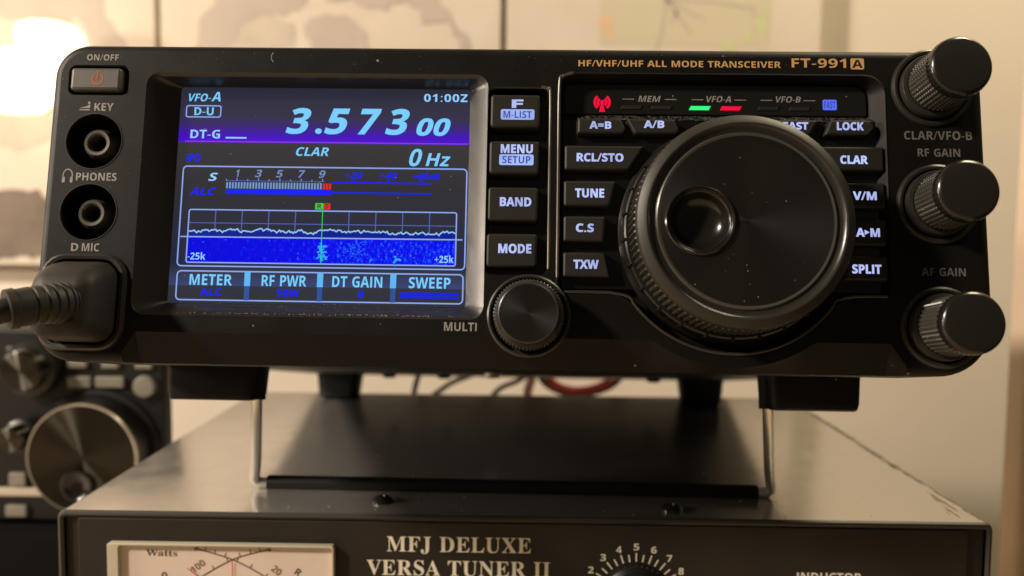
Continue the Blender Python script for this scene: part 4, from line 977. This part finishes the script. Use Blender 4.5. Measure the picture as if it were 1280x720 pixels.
# main tuning dial
c = BUL
mb = MB()
mb.lathe(c, [(27.0, -4), (27.0, -1.4), (26.2, -.6), (25.9, .2), (25.9, 1.9), (25.5, 2.3), (24.2, 2.4)], 120)
for i in range(26):
    a = 2 * pi * i / 26 + .1
    mb.lathe((c[0] + 25.95 * cos(a), c[1] + 25.95 * sin(a)), [(.6, .2), (.55, 1.9), (.3, 2.4), (.01, 2.5)], 8)
dial = mb.build('tuning_dial', KNOB, radio, origin=(c[0], c[1], 0))
n = 104
mb = MB()
mb.lathe(c, [(24.4, 2.3), (24.95, 2.9), (24.75, 11.2), (24.2, 11.7)], n * 4, mod=teeth(n, .028, (1, 2)))
mb.build('knurled_grip', KNURL, dial, origin=(c[0], c[1], 0), sharp=20)
mb = MB()
mb.lathe(c, [(23.9, 11.5), (24.5, 11.9), (24.45, 12.9), (24.2, 13.5), (23.0, 14.35), (22.3, 14.6), (21.9, 14.5)], 160)
mb.build('rim', DIALRIM, dial, origin=(c[0], c[1], 0))
mb = MB()
mb.lathe(c, [(21.95, 14.52), (21.6, 14.1), (20.6, 13.75), (20.2, 13.7), (19.95, 13.85), (19.75, 14.05), (19.3, 14.1)], 160)
mb.build('groove', GROOVE, dial, origin=(c[0], c[1], 0))
mb = MB()
mb.lathe(c, [(20.15, 13.75), (20.05, 14.05), (19.85, 14.2), (19.6, 14.15), (19.3, 14.1)], 160)
mb.build('face_edge', mat('polished_edge', (0.06, 0.055, 0.046), .30, rvar=.12), dial, origin=(c[0], c[1], 0))
dm = (43.1, 33.3)
dm_u, dm_v = dm
mb = MB(); mb.poly([circ(c, 19.32, 120), circ(dm, 7.8, 64)[::-1]], 14.1)
mb.build('dial_face', KNOBCAP, dial, origin=(c[0], c[1], 14.1))
mb = MB()
mb.lathe(dm, [(7.95, 14.05), (7.85, 14.5), (7.6, 14.75), (7.35, 14.65), (7.2, 14.3), (7.05, 14.2), (6.8, 14.25), (6.55, 14.05), (6.2, 13.3), (5.6, 12.3), (4.6, 11.4), (3.2, 10.8), (1.6, 10.45), (.01, 10.35)], 72)
mb.build('finger_dimple', DIMPLE, dial, origin=(dm[0], dm[1], 12))


def knob(name, c, base_r=9.6, shaft=6.8, cap=7.05, h=15.0, pointer=None, n=40):
    mb = MB()
    mb.lathe(c, [(base_r + .2, -.4), (base_r, .6), (base_r - .5, .9), (base_r - 1.1, .8), (base_r - 1.3, -.2), (base_r - 1.9, -.6), (base_r - 2.1, -.6)], 80)
    kb = mb.build(name, RING, radio, origin=(c[0], c[1], 0))
    mb = MB()
    mb.lathe(c, [(shaft + 1.1, -.6), (shaft + 1.1, 1.9), (shaft + .9, 2.3), (shaft, 2.5)], 80)
    mb.build('flange', RING, kb, origin=(c[0], c[1], 0))
    mb = MB()
    prof = [(shaft - .25, 2.4)]
    rows = []
    w_ = 3.0
    while w_ < h - 3.6:
        prof += [(shaft - .3, w_), (shaft + .12, w_ + .25), (shaft + .12, w_ + .8), (shaft - .3, w_ + 1.05)]
        rows += [len(prof) - 3, len(prof) - 2]
        w_ += 1.1
    prof += [(shaft - .2, h - 3.0)]
    mb.lathe(c, prof, n * 4, mod=teeth(n, .05, set(rows)))
    mb.build('knurled_grip', KNURL, kb, origin=(c[0], c[1], 0), sharp=15)
    mb = MB()
    mb.lathe(c, [(shaft - .1, h - 3.2), (cap, h - 2.8), (cap + .05, h - 1.6), (cap - .1, h - .8), (cap - .45, h - .25), (cap - .9, h)], n * 4, mod=teeth(n, .022, (1, 2)))
    mb.build('cap_rim', CAPRIM, kb, origin=(c[0], c[1], 0))
    mb = MB(); mb.lathe(c, [(cap - .88, h - .01), (cap - 1.3, h + .04), (2, h + .1), (.01, h + .1)], 80)
    mb.build('cap', mat('matt_cap', (0.0115, 0.010, 0.008), .5, spec=.35, bump=(3500, .4), dust=(700, .05, .04, .2)), kb, origin=(c[0], c[1], h))
    if pointer is not None:
        a = pointer
        d = Vector((cos(a), sin(a))); tn = Vector((-sin(a), cos(a)))
        mb = MB()
        q = [(c[0] + d.x * r + tn.x * s_ * .28, c[1] + d.y * r + tn.y * s_ * .28, w_) for (r, w_, s_) in ((shaft + .4, 3.2, -1), (shaft + .4, 3.2, 1), (shaft + .4, h - 3.4, 1), (shaft + .4, h - 3.4, -1))]
        mb.face(mb.add(q)); mb.build('pointer_mark', mat('white_mark', (.7, .68, .62), .5), kb, origin=(c[0], c[1], 0))
    return kb


knob('control_knob', (102.0, 69.6))
knob('control_knob', (102.2, 40.9))
knob('control_knob', (102.0, 11.4), pointer=radians(139))

# MULTI knob
c = (5.2, 12.6)
mb = MB(); mb.lathe(c, [(10.0, -3), (9.9, .7), (9.5, 1.0), (9.1, .9), (8.9, -.8), (8.3, -1)], 90)
mk = mb.build('control_knob', RING, radio, origin=(c[0], c[1], 0))
n = 60
prof = [(8.3, -1)]
rows = []
for w_ in (0.4, 1.5, 2.6, 3.7, 4.8):
    prof += [(8.05 - w_ * .03, w_), (8.35 - w_ * .03, w_ + .25), (8.35 - w_ * .03, w_ + .75), (8.05 - w_ * .03, w_ + 1)]
    rows += [len(prof) - 3, len(prof) - 2]
prof += [(7.8, 6.3), (7.4, 7.2)]
mb = MB(); mb.lathe(c, prof, n * 4, mod=teeth(n, .05, set(rows))); mb.build('knurled_grip', KNURL, mk, origin=(c[0], c[1], 0), sharp=15)
mb = MB(); mb.lathe(c, [(7.4, 7.1), (7.0, 8.0), (6.75, 8.15), (6.55, 8.1)], 90); mb.build('cap_rim', RING, mk, origin=(c[0], c[1], 0))
mb = MB(); mb.lathe(c, [(6.6, 8.1), (3, 8.0), (.01, 7.95)], 90); mb.build('cap', KNOBCAP, mk, origin=(c[0], c[1], 8))

# feet and wire stand -----------------------------------------------------------
for sgn in (-1, 1):
    a, b = sorted((sgn * 73.6, sgn * 98.2))
    mb = MB()
    lp = rrect(a, -56, b, -40, 2.0, 4)            # plan: (u, w)
    def lay(d, v): return [(p[0], v, p[1]) for p in inset(lp, d)]
    mb.loft([lay(-.6, 2.2), lay(0, -7.2), lay(.5, -8.8), lay(1.2, -9.3)])
    ids = mb.add(lay(1.2, -9.3)); mb.face(ids[::-1])
    mb.build('foot', PLASTIC, radio)
    a, b = sorted((sgn * 78, sgn * 97.5))
    mb = MB()
    lp = rrect(a, -222, b, -206, 4, 4)
    mb.loft([lay(-.8, 2.2), lay(.6, -9.0), lay(1.4, -9.9)])
    ids = mb.add(lay(1.4, -9.9)); mb.face(ids[::-1])
    mb.build('rear_foot', RUBBER, radio)
# hinge barrels
for sgn in (-1, 1):
    mb = MB(); mb.tube([(sgn * 74.4, 1.5, -46.5), (sgn * 74.4, -9.0, -46.5)], 2.9, 18, smooth=0)
    mb.build('stand_hinge', PLASTIC, radio)
mb = MB()
side = [(-74.5, -4, -47.6), (-74.7, -9, -48.8), (-79.8, -28, -67.0), (-81.6, -33.6, -72.0), (-80.9, -35.4, -73.2), (-77.5, -35.6, -73.4)]
pts = [Vector(p) for p in side]
full = spline(side, 6)
right = [Vector((-p.x, p.y, p.z)) for p in full][::-1]
# the stand leans with the tuner top: nudge the right end down a touch
right = [Vector((p.x, p.y, p.z)) for p in right]
mb.tube(full + right, 1.6, 16, smooth=0)
st = mb.build('wire_stand', CHROME, radio)
mb = MB(); mb.tube([(-77.6, -35.6, -73.4), (-40, -35.6, -73.4), (0, -35.6, -73.4), (77.6, -35.6, -73.4)], 2.35, 16, smooth=0)
mb.build('rubber_sleeve', RUBBER, st)

# dust caught on the screen, along the lower edge of its surround, on the dial and on the ledge
rnd = random.Random(21)
mb = MB()
def fleck(u_, v_, w_, s_=.12):
    a = rnd.uniform(0, 3); e = rnd.uniform(.5, 2.0)
    mb.face(mb.add([(u_ + s_ * (e if j % 2 == 0 else 1 / e) * cos(a + j * pi / 2), v_ + s_ * (e if j % 2 == 0 else 1 / e) * sin(a + j * pi / 2), w_) for j in range(4)]))
for k in range(26): fleck(rnd.uniform(-82, -12), rnd.uniform(17, 69), -5.3 + .001 * k, rnd.uniform(.06, .15))
for k in range(130):
    t_ = rnd.random()
    fleck(-80 + 74 * rnd.random() ** .8, 12.15 + rnd.gauss(0, .10), -.2 + .001 * k, rnd.uniform(.05, .14))
for k in range(60): fleck(rnd.uniform(-78, -12), 13.2 + rnd.uniform(0, 1.6), -1.6 - rnd.uniform(0, .1), rnd.uniform(.04, .09))
for k in range(110):
    q = min(63.3, max(61.7, rnd.gauss(62.3, .4)))
    fleck(rnd.uniform(16, 88), q, -1.96 - (q - 61.6) * 1.026 + .0003 * k, rnd.uniform(.05, .13))
for k in range(20):
    a, q = rnd.uniform(0, 6.28), 19 * sqrt(rnd.random())
    if hypot(BUL[0] + q * cos(a) - dm_u, BUL[1] + q * sin(a) - dm_v) > 8.2: fleck(BUL[0] + q * cos(a), BUL[1] + q * sin(a), 14.14, rnd.uniform(.06, .13))
for k in range(70): fleck(rnd.uniform(-88, -8), rnd.choice([rnd.uniform(72.5, 76.5), rnd.uniform(.8, 11)]), .06 if rnd.random() < 2 else 0, rnd.uniform(.04, .10)) if False else fleck(rnd.uniform(-88, 88), rnd.uniform(73, 78.5), .07, rnd.uniform(.04, .09))
for k in range(60):
    x, y_ = rnd.uniform(-113, -93), rnd.uniform(28, 76)
    if min(hypot(x - J1[0], y_ - J1[1]), hypot(x - J2[0], y_ - J2[1])) > 7.6 and not (-110.4 < x < -95 and 65.8 < y_ < 73.8):
        fleck(x, y_, .07, rnd.uniform(.04, .09))
du = mb.build('dust', mat('pale_dust', (.40, .36, .29), .8), radio)
du['kind'] = 'stuff'

# ================================================================== MICROPHONE PLUG
plug = thing('cable_plug', 'black moulded plug with ribbed boot, pushed into the microphone socket of the radio', 'plug', RM)
mb = MB()
b0 = rrect(-110.4, 4.6, -93.9, 24.2, 4.0)
f0 = rrect(-108.9, 4.9, -93.6, 20.4, 4.2)
def mix(t_): return [(p[0] + (q[0] - p[0]) * t_, p[1] + (q[1] - p[1]) * t_) for p, q in zip(b0, f0)]
mb.loft([[(p[0], p[1], w_) for p in inset(mix(t_), d)] for t_, w_, d in ((0, -3, 0), (.1, 2, 0), (.35, 6, .1), (.7, 9.3, .2), (.95, 11.2, .7), (1, 12.2, 1.8), (1, 12.8, 3.6))])
mb.poly([inset(f0, 3.6)], 12.8)
mb.build('plug_body', mat('worn_plug_plastic', (.020, .0175, .0135), .6, spec=.3, bump=(500, .35, .0002), dust=(600, .05, .15, .25), rvar=.08), plug, sharp=50)
path = [(-100.3, 13.0, 10.5), (-102.2, 12.3, 15), (-107.6, 10.4, 20.6)]
def ribs(t_):
    return (5.0 - .95 * t_) * (1 - .075 * (1 if (t_ * 9) % 1 < .22 and .12 < t_ < .72 else 0)) + (.35 if t_ > .86 else 0)
mb = MB(); mb.tube(path, ribs, 24, smooth=26); mb.build('ribbed_boot', CABLE, plug, sharp=22)
mb = MB(); mb.tube([(-105.5, 11.2, 19), (-107.8, 10.3, 20.8), (-114, 7.0, 24), (-124, -3, 28), (-142, -30, 26), (-160, -75, 5), (-165, -110, -20)], 2.75, 20, smooth=10); mb.build('cord', CABLE, plug)

# ================================================================== TUNER
tun = thing('antenna_tuner', 'black metal antenna tuner box with meter window and cream lettering, under the radio', 'tuner', at(0, 0, -89))
H = 89
TOP = mat('semi_gloss_black_enamel', (.60, .58, .55), .19, metal=.84, spec=.8, rvar=.04)
mb = MB()
co = rrect(-135.5, 0, 137, H, (.5, .5, 2.5, 2.5), 4)
mb.loft([[(a, b, w_) for a, b in co] for w_ in (-178, -.9)])
mb.poly([rrect(-135.5, 0, 137, H, (.5, .5, 2.5, 2.5), 4)[::-1]], -178)
mb.build('cover', TOP, tun)
mb = MB()
mb.loft([[(a, b, w_) for a, b in inset(co, d)] for w_, d in ((-.9, 0), (-.2, .45), (0, 1.1), (-.6, 1.9))])
mb.build('cover_lip', mat('black_enamel_lip', (.035, .03, .025), .5, dust=(400, .08, .1, .3)), tun)
TF = mat('brown_black_front', (.022, .017, .013), .5, spec=.3, bump=(900, .35), dust=(500, .05, .08, .1), var=((.017, .014, .011), 60, .4, .65))
mb = MB(); mb.prism(rrect(-129.5, 1, 130.0, H - 2.2, .6, 2), -4, -.5, .3, 2)
for a, b in ((-133.6, -129.6), (130.1, 135.0)):
    mb.prism(rrect(a, 1, b, H - 2.0, .3, 2), -4, -1.6, .2, 2)
tf = mb.build('front_panel', TF, tun)
CRT = mat('cream_print', (.78, .73, .57), .6)
write('lettering', CRT, tf, 'MFJ DELUXE', -17.75, H - 8.6, 42.1, 4.7, -.42, 'S', gap=10)
write('lettering', CRT, tf, 'VERSA TUNER II', -17.85, H - 15.7, 53.7, 4.7, -.42, 'S', gap=10)
write('lettering', CRT, tf, 'INDUCTOR', 90.2, H - 16.8, 18.8, 2.6, -.42)
kc = (34.0, H - 24.3)
for d in range(2, 9):
    a = radians(90 - (d - 5) * 18.9)
    write('lettering', CRT, tf, str(d), kc[0] + 15.7 * cos(a), kc[1] + 15.7 * sin(a), 1.6, 2.0, -.42)
mb = MB()
for k in range(-7, 8):
    a = radians(90 - k * 9.45)
    r1 = 13.9 if k % 2 == 0 else 13.5
    p0 = (kc[0] + 11.3 * cos(a), kc[1] + 11.3 * sin(a)); p1 = (kc[0] + r1 * cos(a), kc[1] + r1 * sin(a))
    mb.strip([p0, p1], .42, -.42)
mb.build('dial_scale', CRT, tf)
mb = MB(); mb.lathe(kc, [(10.8, -.5), (10.6, 2), (9.4, 3), (9.2, 14), (8.6, 15), (.01, 15.2)], 60)
mb.build('control_knob', KNOB, tun)
# meter
mb = MB()
mo, mi = rrect(-120.1, H - 60, -53.8, H - 9.0, .8, 3), rrect(-116.6, H - 57, -54.7, H - 9.8, .6, 3)
mb.loft([[(a, b, -.5) for a, b in mo], [(a, b, 1.3) for a, b in mo], [(a, b, 1.6) for a, b in inset(mo, .25)], [(a, b, 1.6) for a, b in inset(mi, -.3)], [(a, b, .2) for a, b in mi]])
mt = mb.build('power_meter', mat('clear_yellowed_rim', (.50, .45, .34), .25), tun)
mb = MB(); mb.rect(-116.7, H - 57.2, -54.6, H - 9.7, .25); mb.build('meter_card', mat('aged_meter_card', (.72, .60, .51), .5, var=((.66, .54, .45), 30, .4, .7)), mt)
mb = MB()
MZ = .3
A = [(-94.6, -10.7), (-90, -11.9), (-83.8, -13.9), (-75.8, -18.0), (-66, -25), (-58, -34)]
B = [(-72.8, -10.7), (-77.5, -11.8), (-83.8, -13.9), (-92.2, -18.7), (-102, -26), (-110, -35)]
for arc_ in (A, B):
    sp = [(p.x, p.y + H) for p in spline([(x, y_, 0) for x, y_ in arc_], 6)]
    mb.strip(sp, .42, MZ)
    for i in range(1, len(sp) - 1, 3):
        dx, dy = sp[i + 1][0] - sp[i - 1][0], sp[i + 1][1] - sp[i - 1][1]
        L = hypot(dx, dy); nx, ny = -dy / L, dx / L
        if ny < 0: nx, ny = -nx, -ny
        mb.strip([sp[i], (sp[i][0] + nx * 1.3, sp[i][1] + ny * 1.3)], .3, MZ)
for cc in ((-94.6, -10.8), (-72.9, -10.8)):
    mb.disc((cc[0], cc[1] + H), .5, MZ + .02, 10)
mb.text('100', -94.0, H - 16.0, 4.6, 2.0, MZ, rot=radians(38)); mb.text('20', -70.9, H - 16.9, 2.9, 2.1, MZ, rot=radians(-38))
mb.build('scale', mat('brown_print', (.16, .085, .06), .6), mt)
mb = MB(); mb.text('Watts', -104.6, H - 12.1, 9.2, 2.0, MZ, 'S'); mb.text('R', -64.6, H - 17.4, 1.7, 2.1, MZ, rot=radians(-35)); mb.text('0', -103.9, H - 19.0, 1.7, 2.2, MZ); mb.build('lettering', mat('dark_print', (.06, .05, .04), .6), mt)
mb = MB(); mb.rect(-83.95, H - 40, -83.6, H - 14.4, .6); mb.strip([(-97, H - 14.5 - 2), (-92.5, H - 20)], .3, .6); mb.build('needle', mat('red_needle', (.62, .07, .06), .45), mt)
# cover screws
for (x, y_) in ((-42, 11.9), (45.3, 7.6)):
    mb = MB()
    mb.lathe(None, [(3.2, -.2), (3.1, .7), (2.2, 1.5), (.9, 1.8), (.7, 1.3), (.01, 1.3)], 24, ax=(Vector((x, H, -y_)), Vector((1, 0, 0)), Vector((0, 0, -1)), Vector((0, 1, 0))))
    mb.build('cover_screw', mat('blackened_screw', (.05, .047, .04), .3, metal=.7), tun)
# worn paint along the right edge of the cover: broken dark streaks
mb = MB()
rnd = random.Random(11)
def streak(x0, y0, y1, wd, step=2.2):
    pts = []
    y_ = y0
    while y_ < y1:
        pts.append((x0 + rnd.uniform(-.25, .25), y_)); y_ += step
    L, Rr = [], []
    for i, (x, yy) in enumerate(pts):
        t_ = wd * (.15 + rnd.random()) * min(1, i / 3 + .1, (len(pts) - 1 - i) / 3 + .1) / 2
        L.append((x - t_, H + .04, -yy)); Rr.append((x + t_, H + .04, -yy))
    a, c_ = mb.add(L), mb.add(Rr)
    for i in range(len(pts) - 1):
        mb.face([a[i], c_[i], c_[i + 1], a[i + 1]])
streak(134.2, 36, 150, 2.2); streak(133.0, 52, 92, 1.0); streak(134.6, 3, 40, .8); streak(131.6, 10, 30, .9); streak(129.5, 4, 16, .8, 1.4); streak(130.6, 18, 26, 1.1, 1.4); streak(127.8, 7, 12, .7, 1.0); streak(133.3, 96, 170, .9)
for k in range(30):
    streak(rnd.uniform(-120, 134), rnd.uniform(3, 60), 0, .3) if False else None
mb.build('paint_wear', mat('worn_paint', (.17, .15, .12), .7, spec=.2), tun)
mb = MB()
for k in range(46):
    x, y_ = rnd.uniform(-100, 120), 3 + 60 * rnd.random() ** 1.6
    q, a = rnd.uniform(.1, .32), rnd.uniform(0, 3)
    mb.face(mb.add([(x + q * cos(a + j * pi / 2) * (1 if j % 2 else rnd.uniform(1, 2)), H + .06 + .02 * k / 46, -y_ + q * sin(a + j * pi / 2)) for j in range(4)][::-1]))
du = mb.build('dust', mat('pale_dust', (.55, .5, .42), .8), tun)
du['kind'] = 'stuff'

# ================================================================== SECOND RADIO (blurred, left)
M2 = at(-290, 150, -59)
r2 = thing('radio_transceiver', 'second black radio with a silver-rimmed dial, out of focus beside the tuner at lower left', 'radio', M2)
DK = mat('dull_black_panel', (.006, .0055, .005), .5, spec=.25, bump=(1500, .3))
LITE = mat('pale_grey_key', (.17, .155, .125), .5)
SILV = mat('satin_silver', (.55, .52, .46), .28, metal=.9)
mb = MB(); mb.prism(rrect(-118, 2, 104, 92, 3, 4), -45, -8, 1, 2); mb.build('case', DK, r2)
mb = MB(); mb.prism(rrect(-119, 1, 122.5, 93, 4, 4), -8.1, 0, 1.5, 3); mb.build('front_panel', DK, r2)
c = (91.3, 36.0)
mb = MB(); mb.lathe(c, [(29.5, -.5), (29, 1.5), (27, 2), (26, 2)], 90); mb.build('dial_collar', DK, r2)
mb = MB(); mb.lathe(c, [(25.6, 1), (25.6, 15)], 90); d2 = mb.build('tuning_dial', KNOB, r2, origin=(c[0], c[1], 0))
mb = MB(); mb.lathe(c, [(25.5, 15), (25.4, 16.1), (25.1, 16.5), (24.6, 16.4)], 90); mb.build('silver_rim', SILV, d2, origin=(c[0], c[1], 0))
mb = MB(); mb.lathe(c, [(24.65, 16.38), (12, 15.6), (.01, 15.2)], 120)
mb.build('dial_face', mat('spun_metal_face', (.034, .031, .025), .33, metal=1.0, aniso=1.0), d2, origin=(c[0], c[1], 15))
dm2 = (c[0] - 2.6, c[1] - 12.2)
mb = MB(); mb.lathe(dm2, [(7.4, 15.2), (7.2, 16.9), (6.5, 17.0), (5.4, 16.2), (2.5, 15.6), (.01, 15.5)], 48); mb.build('finger_dimple', GLOSS, d2, origin=(dm2[0], dm2[1], 15))
for (uu, vv, ww, hh) in ((82.3, 76.9, 9, 3.4), (97.8, 76.7, 8, 3.2), (113.6, 76.5, 8, 3.0), (83.2, 68.5, 11, 5.2), (97.4, 68.6, 13.5, 5.2), (52.6, 21.5, 8, 6.5), (51.5, 6.3, 10, 5.5)):
    mb = MB(); mb.prism(rrect(uu - ww / 2, vv - hh / 2, uu + ww / 2, vv + hh / 2, .8, 3), -.2, 2.0, .6, 2); mb.build('push_button', LITE, r2)
mb = MB(); mb.lathe((113.8, 66.6), [(5.4, -.2), (5.2, 1.8), (4.4, 2.5), (.01, 2.7)], 40); mb.build('round_button', LITE, r2)
mb = MB(); mb.lathe((114.4, 65.4), [(6.8, -.2), (6.6, .8), (6.2, .8)], 40); mb.build('button_ring', RING, r2)
for cc, rr, hh, mmm in (((62, 75), 13, 12, KNOB), ((58.6, 44), 8, 16, KNOB)):
    mb = MB(); mb.lathe(cc, [(rr, -.2), (rr * .97, hh * .5), (rr * .75, hh * .55)], 60)
    kk = mb.build('control_knob', mmm, r2, origin=(cc[0], cc[1], 0))
    mb = MB(); mb.lathe(cc, [(rr * .76, hh * .5), (rr * .73, hh), (rr * .66, hh + .6), (.01, hh + .8)], 60); mb.build('cap', mat('spun_dark_cap', (.06, .056, .048), .36, metal=1.0, aniso=1.0), kk, origin=(cc[0], cc[1], hh))
mb = MB(); mb.prism(rrect(20, 13.4, 70, 17.4, 1.2, 3), -.2, 1.5, .6, 2); mb.build('trim_bar', mat('pale_trim', (.42, .37, .29), .4), r2)
mb = MB()
for (uu, vv, ww) in ((60.4, 65.1, 7), (54.7, 40.2, 6), (40, 86, 9), (52, 84, 7), (62, 87, 5), (38, 78, 7)):
    mb.rect(uu - ww / 2, vv - .7, uu + ww / 2, vv + .7, .06)
mb.build('legend', LITE, r2)

# black box below it
mb = MB(); mb.prism(rrect(-420, -89, -166, -60, 2, 3), -260, -140, 1, 2)
tag(mb.build('equipment_box', mat('flat_black_box', (.003, .003, .003), .8, spec=.08)), 'plain black box under the blurred radio at the lower left', 'box')

# ================================================================== CABLES behind the tuner
def cable(pts, r, m, label, group='cables hanging behind the tuner'):
    mb = MB(); mb.tube([(x, z, -y_) for x, y_, z in pts], r, 12, smooth=8)
    return tag(mb.build('cable', m), label, 'cable', group)
CABLEB = mat('dark_cable', (.006, .0055, .005), .5, spec=.3)
cable([(-50, 215, 16), (-56, 232, 4), (-61, 240, -10), (-66, 246, -45), (-66, 250, -88)], 1.6, CABLEB, 'thin black cable behind the tuner, nearest the left rear foot of the radio')
cable([(-8, 216, 14), (-25, 236, 1), (-44, 244, -9), (-62, 248, -30), (-72, 250, -88)], 1.5, CABLEB, 'black cable sloping down to the left, in the middle of the gap under the radio')
cable([(16, 216, 14), (0, 234, -2), (-15, 242, -12), (-30, 248, -40), (-34, 250, -88)], 1.5, CABLEB, 'black cable sloping down beside the pinkish plug lead')
cable([(4, 216, 14), (6, 228, 0), (4, 236, -12), (4, 244, -45), (4, 250, -88)], 2.6, PINK, 'pinkish grey lead hanging straight down behind the tuner')
cable([(10, 216, 16), (17, 228, -2), (32, 236, -8.5), (48, 230, -3), (58, 216, 14)], 2.4, RED, 'red cable hanging in a loop under the radio, above the black one')
cable([(7, 219, 14), (14, 233, -4), (32, 242, -12), (52, 235, -5), (62, 219, 14)], 1.9, CABLEB, 'black cable hanging in a loop just beneath the red one')
cable([(32, 241, -11), (33, 246, -30), (33, 250, -88)], 1.5, CABLEB, 'short black cable dropping from the bottom of the black loop')
